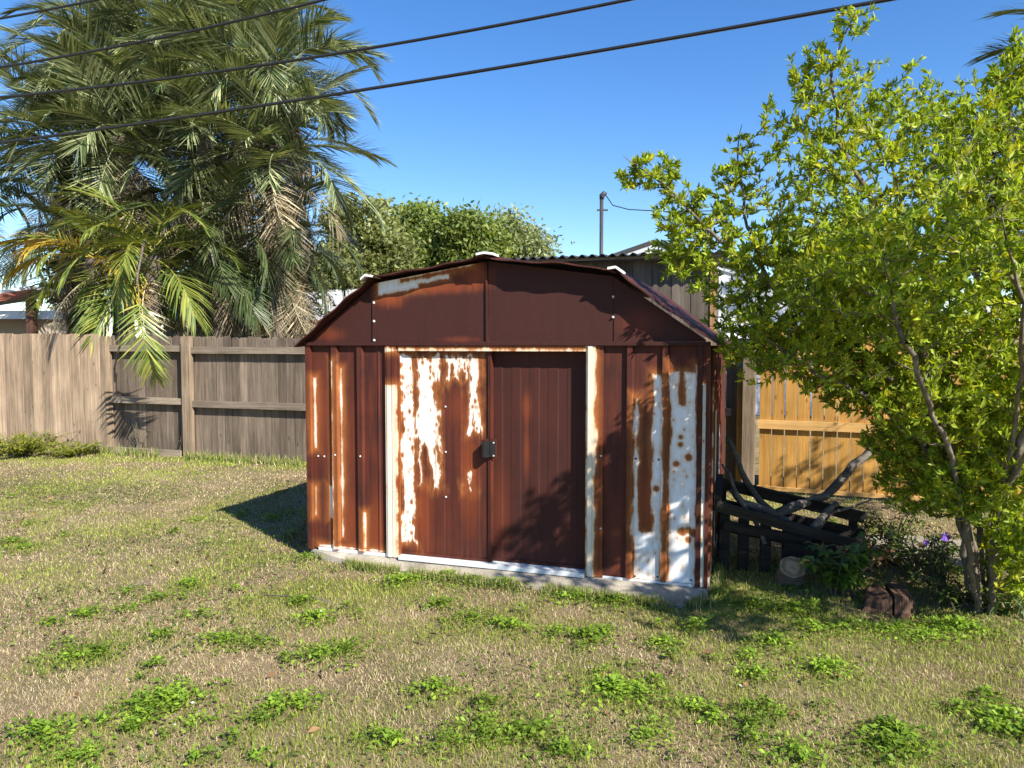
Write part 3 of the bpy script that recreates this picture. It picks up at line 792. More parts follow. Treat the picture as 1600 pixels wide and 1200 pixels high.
def palm(px_, py_, Y, label, n_live, n_dead, meshes, size=1.0, lean=(0, 0), emin=-35, deadset=dead, grp='palms beyond the fence'):
    c = at(px_, py_, Y)
    root = empty('palm_tree', (c[0] - lean[0], c[1] - lean[1], 0), 0, label, 'palm', grp)
    top = Vector((lean[0], lean[1], c[2]))
    pts = []; rads = []
    for i in range(15):
        t = i / 14
        pts.append((lean[0] * t ** 1.6, lean[1] * t ** 1.6, c[2] * t)); rads.append(0.15 - 0.05 * t + (0.012 if i % 2 else 0) + (0.05 if t > 0.86 else 0))
    MB().tube(pts, rads, 10).build('trunk', m_ptr, root, True)
    a = random.uniform(0, 6.28)
    for i in range(n_live):
        t = (i + 0.5) / n_live
        el = R(82 + (emin - 82) * t ** 0.85 + random.uniform(-8, 8))
        a += 2.39996 + random.uniform(-0.25, 0.25)
        put_frond(random.choice(meshes), root, top + Vector((random.uniform(-.06, .06), random.uniform(-.06, .06), 0.18 - 0.3 * t)), a, el, size * random.uniform(0.82, 1.08), random.uniform(-0.5, 0.5))
    for i in range(n_dead):
        a += 2.39996 + random.uniform(-0.4, 0.4)
        put_frond(random.choice(deadset), root, top + Vector((0, 0, -0.2 - random.uniform(0, 0.5))), a, R(random.uniform(-78, -35)), size * random.uniform(0.7, 1.0), random.uniform(-0.9, 0.9), 'dead_frond')
    return root
palm(300, 100, 14.9, 'tallest palm in the middle of the clump, silver green fronds on top', 44, 26, live, 1.0, emin=-18)
palm(420, 100, 14.3, 'silver green palm at the right of the clump arching toward the shed', 42, 26, live, 1.0, emin=-18)
palm(175, 85, 15.2, 'palm at the upper left of the clump, dark against the sky', 42, 20, live, 1.0, emin=-22)
palm(430, 230, 13.7, 'lower palm on the right of the clump with straw coloured hanging fronds', 30, 44, live, 1.0, emin=-15)
palm(320, 220, 13.8, 'palm in the heart of the clump hung with dry straw fronds', 28, 40, live, 0.95, emin=-15)
palm(190, 215, 14.0, 'palm low in the left of the clump behind the yellow fronds', 32, 32, live, 1.0, emin=-20)
palm(100, 225, 14.6, 'palm toward the far left edge below the lowest wire', 34, 16, live, 0.9, emin=-20)
palm(-30, 290, 15.6, 'palm cut off by the left edge of the photo', 22, 6, areca, 0.95, emin=0)
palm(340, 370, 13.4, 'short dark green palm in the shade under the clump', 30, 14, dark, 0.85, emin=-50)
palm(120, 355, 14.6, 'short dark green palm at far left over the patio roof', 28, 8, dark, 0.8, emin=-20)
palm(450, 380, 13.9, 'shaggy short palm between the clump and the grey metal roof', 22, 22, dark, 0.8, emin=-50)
p_ar = palm(150, 405, 12.7, 'small yellowing palm with orange fronds above the tan fence', 12, 2, areca, 0.85, emin=-25)
for az, el in ((R(200), 30), (R(250), 20), (R(-40), 5), (R(175), 15)):
    put_frond(yellow[0 if el > 10 else 1], p_ar, (0, 0, at(150, 405, 12.7)[2]), az, R(el), 1.0, 0.2, 'yellow_frond')
p_ov = palm(235, 400, 12.5, 'small green palm leaning one yellow green frond over the fence', 14, 3, areca, 0.95, emin=-40)
c = at(216, 446, 10.4) - np.array(p_ov.location)
o = link('overhanging_frond', areca[0], p_ov)
X = Vector((0.05, -0.10, -0.98)).normalized(); Yv = Vector((1, 0.25, 0.05)); Zv = X.cross(Yv).normalized(); Yv = Zv.cross(X)
Mx = Matrix((X, Yv, Zv)).transposed().to_4x4(); o.matrix_local = Matrix.Translation(Vector(c)) @ Mx @ Matrix.Scale(0.80, 4)
hub = at(235, 400, 12.5) - np.array(p_ov.location)
for az_, el_ in ((R(-80), 18), (R(-100), 34), (R(-118), 12)):
    put_frond(areca[1], p_ov, hub, az_, R(el_), 1.0, 0.1)
MB().tube([hub, (hub + c) / 2 + np.array([0, 0, 0.45]), c + np.array([0, -0.02, 0.12]), c + np.array([0, -0.02, -0.1])], [0.02, 0.018, 0.014, 0.012], 6).build('frond_stalk', m_ptr, p_ov, True)
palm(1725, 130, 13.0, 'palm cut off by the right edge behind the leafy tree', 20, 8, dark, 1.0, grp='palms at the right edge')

# ------------------------------------------------------------------ broadleaf trees
m_leaf = leaf_mat('broad_leaf', 0.42, 0.5, 0.3)
m_bark = wood_mat('grey_bark', (0.050, 0.040, 0.029), (0.23, 0.19, 0.14), 'z', 0.9, 0.1, False)

def leaf_quads(P, size, c0, c1, r, upbias=0.5):
    n = len(P)
    N = r.normal(size=(n, 3)); N[:, 2] += upbias; N /= np.linalg.norm(N, axis=1)[:, None]
    T = r.normal(size=(n, 3)); T -= N * (T * N).sum(1)[:, None]; T /= np.linalg.norm(T, axis=1)[:, None]
    B = np.cross(N, T); s = size * r.uniform(0.6, 1.25, n)[:, None]
    V = np.stack([P - T * s, P + B * s * 0.42, P + T * s, P - B * s * 0.42], 1).reshape(-1, 3)
    Fq = np.arange(4 * n).reshape(n, 4)
    f = (r.random(n) ** 1.2)[:, None]
    C = np.repeat(np.array(c0) * (1 - f) + np.array(c1) * f, 4, axis=0)
    return V, Fq, C

def far_tree(px_, Y, blobs, label, c0, c1, nclump, per, size, seed, name='broadleaf_tree'):
    r = np.random.default_rng(seed)
    bx = at(px_, 500, Y)[0]
    root = empty(name, (bx, Y, 0), 0, label, 'tree', 'trees beyond the fence')
    cs = []; 
    wts = np.array([b[2] * b[3] for b in blobs], float); wts /= wts.sum()
    tr = MB()
    fork = Vector((0, 0, 1.6))
    tr.tube([(0, 0, 0), (0.03, 0, 0.8), fork], [0.24, 0.19, 0.17], 9)
    for (bx_, by_, rx, rz) in blobs:
        c = at(bx_, by_, Y) - np.array([bx, Y, 0]); s_ = Y / F_PX
        k = max(6, int(nclump * (rx * rz) / sum(b[2] * b[3] for b in blobs)))
        mid = (Vector(c) + fork) / 2 + Vector((r.normal(0, .2), r.normal(0, .3), -0.2))
        tr.tube([fork, mid, Vector(c)], [0.11, 0.07, 0.03], 6)
        for i in range(k):
            d = r.normal(size=3); d /= np.linalg.norm(d); q = r.uniform(0.45, 1.0) ** 0.6
            p = c + d * np.array([rx * s_, (rx + rz) / 2 * s_ * 0.8, rz * s_]) * q
            cs.append(p)
            if i % 3 == 0: tr.tube([Vector(c), (Vector(c) + Vector(p)) / 2 + Vector((0, 0, 0.08)), Vector(p)], [0.03, 0.02, 0.008], 4, False)
    cs = np.array(cs)
    P = np.repeat(cs, per, axis=0) + r.normal(size=(len(cs) * per, 3)) * np.array([0.30, 0.30, 0.20]) * (Y / 26) * r.uniform(0.6, 1.2, (len(cs), 1)).repeat(per, 0)
    V, Fq, C = leaf_quads(P, size, c0, c1, r)
    C *= r.uniform(0.75, 1.2, (len(cs), 1)).repeat(per * 4, 0)
    tr.build('trunk', m_bark, root, True)
    link('crown', np_mesh('crown', V, Fq, m_leaf, C), root)
    return root
D0, D1 = (0.12, 0.175, 0.036), (0.29, 0.345, 0.085)
far_tree(575, 24, [(560, 350, 55, 45), (530, 410, 60, 45), (600, 400, 45, 45), (575, 460, 70, 40), (500, 450, 50, 40)], 'olive green tree with bare twigs just right of the palm clump', (0.14, 0.165, 0.05), (0.36, 0.38, 0.15), 170, 130, 0.105, 1)
far_tree(665, 28, [(650, 355, 38, 34), (690, 370, 40, 34), (650, 410, 60, 45), (720, 410, 50, 40), (690, 460, 80, 45)], 'rounded mid green tree rising behind the left roof slope of the shed', D0, D1, 200, 130, 0.115, 2)
far_tree(742, 27, [(735, 360, 34, 28), (760, 390, 30, 30), (720, 390, 30, 25), (745, 440, 45, 40)], 'mid green tree behind the shed ridge', D0, (0.32, 0.37, 0.10), 140, 130, 0.11, 3)
far_tree(800, 30, [(795, 362, 32, 26), (825, 385, 26, 20), (790, 400, 40, 28), (845, 405, 18, 14), (800, 440, 50, 40)], 'pale grey green airy tree right of the ridge cap', (0.19, 0.225, 0.10), (0.42, 0.46, 0.24), 140, 110, 0.11, 4)
far_tree(1290, 24, [(1270, 400, 60, 40), (1330, 380, 55, 40), (1300, 450, 80, 50)], 'dark green tree half hidden behind the leafy tree in front', D0, D1, 120, 80, 0.09, 5)
far_tree(1540, 26, [(1520, 210, 50, 40), (1580, 220, 50, 50), (1540, 280, 90, 60), (1560, 370, 100, 70)], 'tall dull green tree whose top shows over the leafy tree at right', (0.05, 0.07, 0.025), (0.14, 0.15, 0.06), 170, 80, 0.10, 6)
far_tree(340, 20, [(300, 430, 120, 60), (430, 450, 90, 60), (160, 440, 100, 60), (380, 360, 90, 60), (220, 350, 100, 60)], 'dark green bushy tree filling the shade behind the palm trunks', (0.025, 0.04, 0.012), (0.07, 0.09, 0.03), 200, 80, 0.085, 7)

# ------------------------------------------------------------------ the leafy tree at right
def leafy_tree():
    r = np.random.default_rng(5)
    base = gp(1533, 955)
    root = empty('leafy_tree', base, 0, 'small multi stemmed tree with bright yellow green leaves beside the shed', 'tree')
    nodes = []; par = []
    def add(p, pa):
        nodes.append(np.array(p, float)); par.append(pa); return len(nodes) - 1
    stems = [
        [(1533, 955, 4.62), (1522, 860, 4.6), (1508, 770, 4.55), (1450, 650, 4.5), (1340, 540, 4.55), (1200, 440, 4.7), (1110, 360, 4.8), (1040, 290, 4.9), (975, 245, 4.95)],
        [(1540, 955, 4.66), (1548, 830, 4.72), (1565, 700, 4.75), (1590, 540, 4.8), (1590, 350, 4.8), (1575, 200, 4.75), (1590, 90, 4.7)],
        [(1526, 955, 4.6), (1512, 820, 4.5), (1480, 680, 4.3), (1430, 500, 4.3), (1380, 350, 4.5), (1310, 220, 4.65), (1300, 110, 4.65), (1335, 15, 4.6)],
        [(1535, 950, 4.68), (1530, 780, 4.85), (1500, 640, 5.1), (1440, 480, 5.3), (1400, 330, 5.3), (1390, 230, 5.3)],
        [(1545, 955, 4.58), (1560, 800, 4.3), (1590, 640, 3.9), (1600, 470, 3.6), (1560, 330, 3.45), (1500, 240, 3.4)],
        [(1520, 955, 4.64), (1500, 800, 4.6), (1440, 690, 4.55), (1360, 620, 4.5), (1270, 580, 4.5), (1190, 520, 4.5)],
        [(1552, 950, 4.65), (1600, 760, 4.5), (1690, 560, 4.4), (1740, 350, 4.4)],
        [(1550, 950, 4.7), (1620, 780, 4.9), (1750, 560, 5.2), (1900, 400, 5.5)],
        [(1530, 930, 4.6), (1490, 720, 4.15), (1440, 600, 3.75), (1400, 480, 3.5), (1380, 400, 3.4)],
        [(1200, 440, 4.7), (1165, 330, 4.85), (1150, 255, 4.9), (1160, 190, 4.9)],
        [(1560, 800, 4.3), (1640, 560, 3.7), (1690, 300, 3.1), (1720, 150, 2.8)],
    ]
    thick = set()
    for st in stems:
        pts = np.array([at(x, y, Y) for x, y, Y in st]) - base
        if st[0][1] > 900: pts[0][2] = 0.0; prev = add(pts[0], -1)
        else:
            dd = [np.linalg.norm(q - pts[0]) for q in nodes]; prev = int(np.argmin(dd))
        for a, b2 in zip(pts[:-1], pts[1:]):
            k = max(2, int(np.linalg.norm(b2 - a) / 0.09))
            for i in range(1, k + 1):
                q = a + (b2 - a) * i / k + r.normal(0, 0.008, 3)
                prev = add(q, prev)
    # crown volume: (px, py, depth, rx, ry, rz in metres, number of twigs)
    E = [(1450, 340, 4.4, 0.85, 0.80, 0.72, 900), (1350, 520, 4.5, 0.78, 0.70, 0.42, 620), (1160, 420, 4.75, 0.42, 0.30, 0.28, 170), (1085, 345, 4.9, 0.30, 0.22, 0.24, 190), (1015, 272, 4.95, 0.24, 0.14, 0.14, 90), (1150, 290, 4.9, 0.16, 0.14, 0.34, 60), (1060, 400, 4.95, 0.22, 0.18, 0.16, 70),
         (1270, 210, 4.7, 0.32, 0.35, 0.42, 190), (1285, 110, 4.7, 0.26, 0.25, 0.18, 60), (1335, 35, 4.6, 0.17, 0.15, 0.10, 26), (1400, 170, 4.9, 0.45, 0.4, 0.32, 190), (1560, 240, 4.6, 0.45, 0.6, 0.55, 330), (1585, 110, 4.7, 0.14, 0.2, 0.24, 34),
         (1550, 540, 4.5, 0.60, 0.8, 0.62, 620), (1740, 400, 4.4, 0.6, 0.9, 0.9, 320), (1220, 540, 4.75, 0.45, 0.35, 0.28, 210), (1500, 690, 4.5, 0.55, 0.55, 0.26, 260), (1160, 255, 4.9, 0.10, 0.10, 0.24, 18), (1430, 420, 3.6, 0.50, 0.30, 0.42, 200), (1250, 380, 4.6, 0.42, 0.4, 0.38, 240), (1580, 800, 4.9, 0.3, 0.4, 0.3, 120), (1340, 440, 4.0, 0.42, 0.28, 0.36, 300), (1180, 500, 4.9, 0.35, 0.3, 0.35, 170), (1420, 560, 4.9, 0.7, 0.4, 0.4, 320), (1440, 735, 4.65, 0.35, 0.3, 0.14, 110), (1590, 860, 4.5, 0.16, 0.3, 0.35, 130), (1960, 360, 5.6, 0.8, 0.7, 0.6, 260), (1480, 640, 4.2, 0.45, 0.3, 0.2, 220), (1400, 690, 4.75, 0.25, 0.25, 0.13, 110), (1560, 715, 4.35, 0.3, 0.25, 0.2, 150), (1480, 440, 4.6, 0.8, 0.5, 0.5, 420), (1430, 635, 5.2, 0.38, 0.3, 0.22, 200), (1490, 715, 5.3, 0.42, 0.3, 0.22, 200), (1370, 600, 4.9, 0.5, 0.35, 0.22, 220), (1575, 620, 4.3, 0.35, 0.3, 0.35, 260), (1530, 760, 4.25, 0.34, 0.22, 0.22, 230), (1450, 770, 4.8, 0.34, 0.25, 0.16, 150), (1590, 860, 4.25, 0.16, 0.2, 0.25, 120), (1600, 120, 4.7, 0.22, 0.25, 0.26, 90)]
    tg = []
    for (x, y, Y, rx, ry, rz, k) in E:
        c = at(x, y, Y) - base
        d = r.normal(size=(k, 3)); d /= np.linalg.norm(d, axis=1)[:, None]
        tg.append(c + d * np.array([rx, ry, rz]) * (r.random((k, 1)) ** 0.42))
    d = r.normal(size=(320, 3)); d /= np.linalg.norm(d, axis=1)[:, None]
    tg.append(np.array([2.50, 2.75, 2.85]) - base + d * np.array([0.5, 0.5, 0.42]) * (r.random((320, 1)) ** 0.42))
    d = r.normal(size=(260, 3)); d /= np.linalg.norm(d, axis=1)[:, None]
    tg.append(np.array([2.9, 2.5, 2.2]) - base + d * np.array([0.5, 0.45, 0.42]) * (r.random((260, 1)) ** 0.42))
    for (cx, cy, cz, rx, ry, rz, k) in ((3.4, 3.2, 1.75, 0.52, 0.5, 0.5, 320), (2.62, 2.95, 1.75, 0.30, 0.32, 0.34, 170)):
        d = r.normal(size=(k, 3)); d /= np.linalg.norm(d, axis=1)[:, None]
        tg.append(np.array([cx, cy, cz]) - base + d * np.array([rx, ry, rz]) * (r.random((k, 1)) ** 0.42))
    tg = np.concatenate(tg)
    skel = np.array(nodes)
    dist = np.array([np.min(np.linalg.norm(skel - t, axis=1)) for t in tg])
    tg = tg[np.argsort(dist)]
    buf = np.zeros((120000, 3)); nn = len(nodes); buf[:nn] = skel
    twigs = []
    for t in tg:
        # prefer joints that lie below the target
        dv = t - buf[:nn]; dd = np.linalg.norm(dv, axis=1) + np.where(dv[:, 2] < 0, -dv[:, 2] * 0.9, 0)
        j = int(np.argmin(dd)); a = buf[j].copy(); L = np.linalg.norm(t - a)
        if L < 0.03: continue
        k = max(2, int(L / 0.07)); prev = j; chain = [j]
        bend = r.normal(0, 0.05, 3) * L + np.array([0, 0, -0.10 * L])
        for i in range(1, k + 1):
            s_ = i / k; q = a + (t - a) * s_ + bend * math.sin(math.pi * s_)
            prev = add(q, prev); buf[nn] = q; nn += 1; chain.append(prev)
        twigs.append(chain)
    n = len(nodes); load = np.zeros(n)
    isp = np.zeros(n, bool); 
    for i in range(n):
        if par[i] >= 0: isp[par[i]] = True
    load[~isp] = 1
    for i in range(n - 1, -1, -1):
        if par[i] >= 0: load[par[i]] += load[i]
    rad = np.clip(0.0019 * load ** 0.43, 0.0019, 0.023)
    N = np.array(nodes)
    # branches as 5 sided segments
    k = 5; V = np.zeros((n, k, 3)); Fq = []
    for i in range(n):
        pa = par[i]; q = pa if pa >= 0 else i
        t = N[i] - N[q] if pa >= 0 else np.array([0, 0, 1.0]); t = t / (np.linalg.norm(t) + 1e-9)
        a = np.cross(t, [0.31, 0.9, 0.22]); a /= np.linalg.norm(a); b2 = np.cross(t, a)
        for m_ in range(k):
            th = 2 * math.pi * m_ / k
            V[i, m_] = N[i] + (a * math.cos(th) + b2 * math.sin(th)) * rad[i]
        if pa >= 0:
            for m_ in range(k): Fq.append((pa * k + m_, pa * k + (m_ + 1) % k, i * k + (m_ + 1) % k, i * k + m_))
    link('trunk', np_mesh('trunk', V.reshape(-1, 3), np.array(Fq), m_bark, None, True), root)
    # leaves, set along the last 30 cm of every twig
    A = []; B = []; YG = []
    for ch in twigs:
        pts = N[ch[-6:]]; seg = len(pts) - 1; cnt = 8 + 4 * seg
        k2 = np.minimum((r.random(cnt) * seg).astype(int), seg - 1)
        A.append(pts[k2]); B.append(pts[k2 + 1]); YG.append(np.full(cnt, r.random()))
    A = np.concatenate(A); B = np.concatenate(B); YG = np.concatenate(YG); m_ = len(A)
    unit = lambda q: q / (np.linalg.norm(q, axis=1)[:, None] + 1e-9)
    d = unit(B - A); p = A + (B - A) * r.random((m_, 1))
    out_ = r.normal(size=(m_, 3)); out_ = unit(out_ - d * (out_ * d).sum(1)[:, None])
    D = d * r.uniform(0.15, 0.9, (m_, 1)) + out_ * r.uniform(0.45, 1.0, (m_, 1)); D[:, 2] += r.uniform(0.0, 0.8, m_); D = unit(D)
    ln = r.uniform(0.022, 0.064, (m_, 1)); wd = ln * r.uniform(0.27, 0.42, (m_, 1))
    nr = np.cross(D, r.normal(size=(m_, 3))); nr[:, 2] += 0.6; nr = unit(nr - D * (nr * D).sum(1)[:, None]); S = np.cross(D, nr)
    LV = np.stack([p, p + D * ln * 0.45 + S * wd * 0.5 + nr * wd * 0.18, p + D * ln - nr * ln * 0.12, p + D * ln * 0.45 - S * wd * 0.5 + nr * wd * 0.18, p + D * ln * 0.5], 1).reshape(-1, 3)
    f = r.random((m_, 1)); yg = (YG > 0.80)[:, None]
    cc = np.where(yg, np.array([[0.30, 0.35, 0.020]]) * (1 - f) + np.array([[0.50, 0.48, 0.035]]) * f, np.array([[0.13, 0.21, 0.016]]) * (1 - f) + np.array([[0.42, 0.50, 0.034]]) * f)
    cc = cc * (0.75 + 0.5 * ((YG * 7.3) % 1.0))[:, None]
    i0 = (np.arange(m_) * 5)[:, None]
    LF = np.concatenate([i0 + [0, 4, 1], i0 + [1, 4, 2], i0 + [0, 3, 4], i0 + [3, 2, 4]], 1).reshape(-1, 3)
    print('leafy tree leaves', m_, 'nodes', n)
    link('crown', np_mesh('crown', LV, LF, m_leaf, np.repeat(cc, 5, 0)), root)
    return root
leafy_tree()

# ------------------------------------------------------------------ clutter beside the shed
m_rot = wood_mat('rotten_dark_wood', (0.012, 0.010, 0.008), (0.055, 0.047, 0.038), 'x', 0.8, 0.3, False)
m_branch = wood_mat('lichen_branch', (0.05, 0.042, 0.034), (0.20, 0.175, 0.145), 'x', 0.6, 0.1, False)
m_cut, nt, b, out = new_mat('cut_log_face')
P = ocoord(nt)
wv_ = nd(nt, 'ShaderNodeTexWave', wave_type='RINGS', rings_direction='SPHERICAL'); wv_.inputs['Scale'].default_value = 22; wv_.inputs['Distortion'].default_value = 3.0; wv_.inputs['Detail'].default_value = 3
nt.links.new(P, wv_.inputs['Vector'])
c = mixc(nt, wv_.outputs['Fac'], (0.20, 0.125, 0.065), (0.42, 0.29, 0.165))
c = mixc(nt, mrange(nt, noise(nt, P, 14, 5, 0.65), 0.45, 0.7, 0, 0.75), c, (0.13, 0.095, 0.06))
nt.links.new(c, b.inputs['Base Color']); b.inputs['Roughness'].default_value = 0.9
m_brk = wood_mat('red_brown_stump', (0.035, 0.020, 0.014), (0.15, 0.085, 0.054), 'z', 1.2, 0.1, False)

pl = empty('broken_pallet', (1.60, 5.45, 0), R(-8), 'broken dark rotten wooden pallet propped beside the shed', 'pallet')
def plank(a, b2, wd, th, name='slat', mat=m_rot):
    a = Vector(a); b2 = Vector(b2); d = (b2 - a); L = d.length; d.normalize()
    z = Vector((0, -0.25, 0.97)); y = z.cross(d).normalized(); z = d.cross(y)
    M = Matrix((d, y, z)).transposed().to_4x4(); M.translation = a
    o = MB().box(0, L, -th / 2, th / 2, -wd / 2, wd / 2).build(name, mat, pl)
    o.matrix_local = M
    return o
plank((-0.08, 0.0, 0.50), (0.95, -0.05, 0.24), 0.075, 0.03)
plank((-0.02, -0.02, 0.36), (0.60, -0.05, 0.26), 0.07, 0.03)
plank((0.40, -0.08, 0.22), (1.0, -0.12, 0.12), 0.09, 0.035)
plank((-0.02, 0.42, 0.60), (1.1, 0.36, 0.36), 0.09, 0.03)
plank((0.0, 0.44, 0.42), (1.1, 0.38, 0.22), 0.09, 0.03)
plank((0.0, 0.44, 0.25), (1.1, 0.38, 0.08), 0.09, 0.03)
plank((-0.06, -0.02, 0.54), (0.02, 0.46, 0.62), 0.08, 0.05, 'end_rail')
for (x, h) in ((-0.04, 0.52), (0.10, 0.42), (0.26, 0.40), (0.42, 0.36), (0.72, 0.27)):
    MB().box(x, x + 0.075, 0.02, 0.06, 0, h).build('upright', m_rot, pl)
for (x, h) in ((0.0, 0.6), (0.5, 0.48), (1.0, 0.36)):
    MB().box(x, x + 0.06, 0.39, 0.43 - 0.0055, 0, h).build('upright', m_rot, pl)

def branch_thing(name, polys, label, cat):
    p0 = gp(polys[0][0][0], 900); 
    base = at(*polys[0][0][:3])
    root = empty(name, base, 0, label, cat)
    for k, (pp) in enumerate(polys):
        pts = [at(x, y, Y) - base for x, y, Y, r_ in pp]
        # add in-between points with small kinks
        P2 = []; R2 = []
        for i in range(len(pts) - 1):
            for s_ in (0, 0.33, 0.66):
                P2.append(pts[i] + (pts[i + 1] - pts[i]) * s_ + (np.random.default_rng(k * 9 + i).normal(0, 0.012, 3) if s_ else 0)); R2.append((pp[i][3] * (1 - s_) + pp[i + 1][3] * s_) * (1.0 + 0.08 * math.sin(i * 5 + s_ * 9)))
        P2.append(pts[-1]); R2.append(pp[-1][3])
        MB().tube(P2, R2, 9).build('limb', m_branch, root, True)
    return root
branch_thing('fallen_branch', [
    [(1245, 835, 5.55, 0.040), (1212, 803, 5.6, 0.040), (1290, 775, 5.8, 0.036), (1335, 725, 5.9, 0.034), (1362, 692, 5.95, 0.030)],
    [(1220, 808, 5.6, 0.032), (1175, 765, 5.75, 0.026), (1152, 715, 5.85, 0.022), (1136, 684, 5.9, 0.018)],
    [(1215, 805, 5.6, 0.034), (1160, 785, 5.65, 0.030), (1142, 765, 5.7, 0.02)],
    [(1195, 850, 5.35, 0.016), (1165, 795, 5.5, 0.018), (1140, 740, 5.6, 0.014), (1128, 725, 5.62, 0.007)]],
    'forked fallen grey branch lying across the broken pallet', 'branch')
branch_thing('dead_branch', [[(1262, 835, 5.4, 0.024), (1285, 808, 5.45, 0.026), (1308, 786, 5.5, 0.022)], [(1275, 830, 5.4, 0.012), (1300, 800, 5.5, 0.012), (1350, 785, 5.6, 0.007), (1400, 780, 5.7, 0.004)]],
             'short snapped branch stub sticking up behind the pallet slats', 'branch')
lg = empty('cut_log', (gp(1232, 912)[0], gp(1232, 912)[1], 0), 0, 'short cut log with pale sawn face in front of the pallet', 'log')
lm_ = Matrix.Rotation(R(38), 4, 'X') @ Matrix.Rotation(R(-6), 4, 'Y')
lb = MB().tube([(0, 0, -0.06), (0, 0, 0.09), (0, 0, 0.20)], [0.100, 0.094, 0.090], 18)
lb.v = [tuple(lm_ @ Vector(p)) for p in lb.v]; lb.build('bark', m_branch, lg, False)
lc = MB().add([(0.086 * math.cos(t * 0.349) * (1 + 0.05 * math.sin(t * 2.1)), 0.086 * math.sin(t * 0.349) * (1 + 0.05 * math.sin(t * 2.1)), 0.2008 + dz) for dz in (0, 0.003) for t in range(18)], [tuple(range(17, -1, -1)), tuple(range(18, 36))] + [(t, (t + 1) % 18, 18 + (t + 1) % 18, 18 + t) for t in range(18)])
lc.v = [tuple(lm_ @ Vector(p)) for p in lc.v]; lc.build('sawn_face', m_cut, lg)
# split stump
sb = gp(1388, 952)
rr = np.random.default_rng(3)
st = empty('split_stump', (sb[0], sb[1], 0), 0, 'low red brown stump split by a dark crack under the leafy tree', 'stump')
for s_ in (0, 1):
    rings = ((0.0, 1.15), (0.04, 1.03), (0.085, 1.0), (0.108, 0.96), (0.114, 0.84)); na = 14
    wob_ = 1 + rr.normal(0, 0.05, na + 1); vs_ = []; fs = []
    for (z, k) in rings:
        for i in range(na + 1):
            th = math.pi * i / na
            x, y = 0.15 * math.cos(th) * k * wob_[i], 0.135 * math.sin(th) * k * wob_[i] + 0.007
            zz = z * (1 + 0.16 * math.sin(th * 2.3 + s_ * 2) + (0.10 if s_ else -0.08)) + (rr.normal(0, 0.004) if z > 0.04 else 0)
            if s_: x, y = -x, -y
            vs_.append(Matrix.Rotation(R(74), 3, 'Z') @ Vector((x, y, zz)))
    w_ = na + 1; nr_ = len(rings)
    for a in range(nr_ - 1):
        for i in range(na): fs.append((a * w_ + i, a * w_ + i + 1, (a + 1) * w_ + i + 1, (a + 1) * w_ + i))
    fs.append(tuple((nr_ - 1) * w_ + i for i in range(w_)))
    fs.append(tuple(a * w_ for a in range(nr_)) + tuple(a * w_ + na for a in reversed(range(nr_))))
    MB().add(vs_, fs).build('stump_half', m_brk, st)

# leafy low plants
def leaf_plant(name, loc, n_stem, h, spread, ll, lw, c0, c1, label, cat, seed, per=12, up=0.5, flowers=0):
    r = np.random.default_rng(seed)
    root = empty(name, loc, 0, label, cat)
    stm = MB(); V = []; Fc = []; C = []
    tips = []
    for s_ in range(n_stem):
        a = r.uniform(0, 6.28); rr_ = spread * math.sqrt(r.random()); hh = h * r.uniform(0.55, 1.1)
        p0 = np.array([r.normal(0, spread * 0.15), r.normal(0, spread * 0.15), 0]); p2 = np.array([rr_ * math.cos(a), rr_ * math.sin(a), hh]); p1 = (p0 + p2) / 2 + np.array([0, 0, 0.12 * h])
        stm.tube([p0, p1, p2], [0.005, 0.004, 0.002], 5, False)
        tips.append(p2)
        for i in range(per):
            t = r.uniform(0.2, 1.0); p = (1 - t) ** 2 * p0 + 2 * t * (1 - t) * p1 + t * t * p2
            b2 = r.uniform(0, 6.28); D = np.array([math.cos(b2), math.sin(b2), r.uniform(-0.3, 1.0) * up]); D /= np.linalg.norm(D)
            ln = ll * r.uniform(0.6, 1.2); wd = lw * r.uniform(0.7, 1.2)
            S = np.cross(D, [0, 0, 1]); S /= np.linalg.norm(S); Nn = np.cross(S, D)
            n0 = len(V)
            V += [p, p + D * ln * 0.5 + S * wd / 2 + Nn * wd * 0.15, p + D * ln - np.array([0, 0, ln * 0.28]), p + D * ln * 0.5 - S * wd / 2 + Nn * wd * 0.15, p + D * ln * 0.5]
            f = r.random(); C += [np.array(c0) * (1 - f) + np.array(c1) * f] * 5
            Fc += [(n0, n0 + 4, n0 + 1), (n0 + 1, n0 + 4, n0 + 2), (n0, n0 + 3, n0 + 4), (n0 + 3, n0 + 2, n0 + 4)]
    stm.build('stem', m_bark, root)
    link('foliage', np_mesh('foliage', np.array(V), np.array(Fc), m_leaf, np.array(C)), root)
    return root, tips
leaf_plant('sapling', gp(1318, 932), 18, 0.40, 0.25, 0.10, 0.042, (0.08, 0.15, 0.02), (0.22, 0.33, 0.045), 'low bright green sapling in front of the broken pallet', 'sapling', 1, 26)
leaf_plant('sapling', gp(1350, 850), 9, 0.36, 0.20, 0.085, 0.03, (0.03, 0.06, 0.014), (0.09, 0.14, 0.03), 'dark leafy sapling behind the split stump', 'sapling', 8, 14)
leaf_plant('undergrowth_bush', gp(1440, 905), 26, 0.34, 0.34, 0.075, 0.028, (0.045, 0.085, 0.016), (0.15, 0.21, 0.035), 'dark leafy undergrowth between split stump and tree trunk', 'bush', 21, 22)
leaf_plant('undergrowth_bush', gp(1570, 905), 26, 0.55, 0.30, 0.075, 0.030, (0.07, 0.13, 0.018), (0.26, 0.36, 0.04), 'bright leafy undergrowth at the right edge behind the trunk', 'bush', 22, 22)
leaf_plant('undergrowth_bush', gp(1400, 868), 20, 0.42, 0.30, 0.085, 0.026, (0.035, 0.06, 0.014), (0.11, 0.15, 0.03), 'tangled dark bush behind the fallen leaves by the pallet end', 'bush', 23, 18)
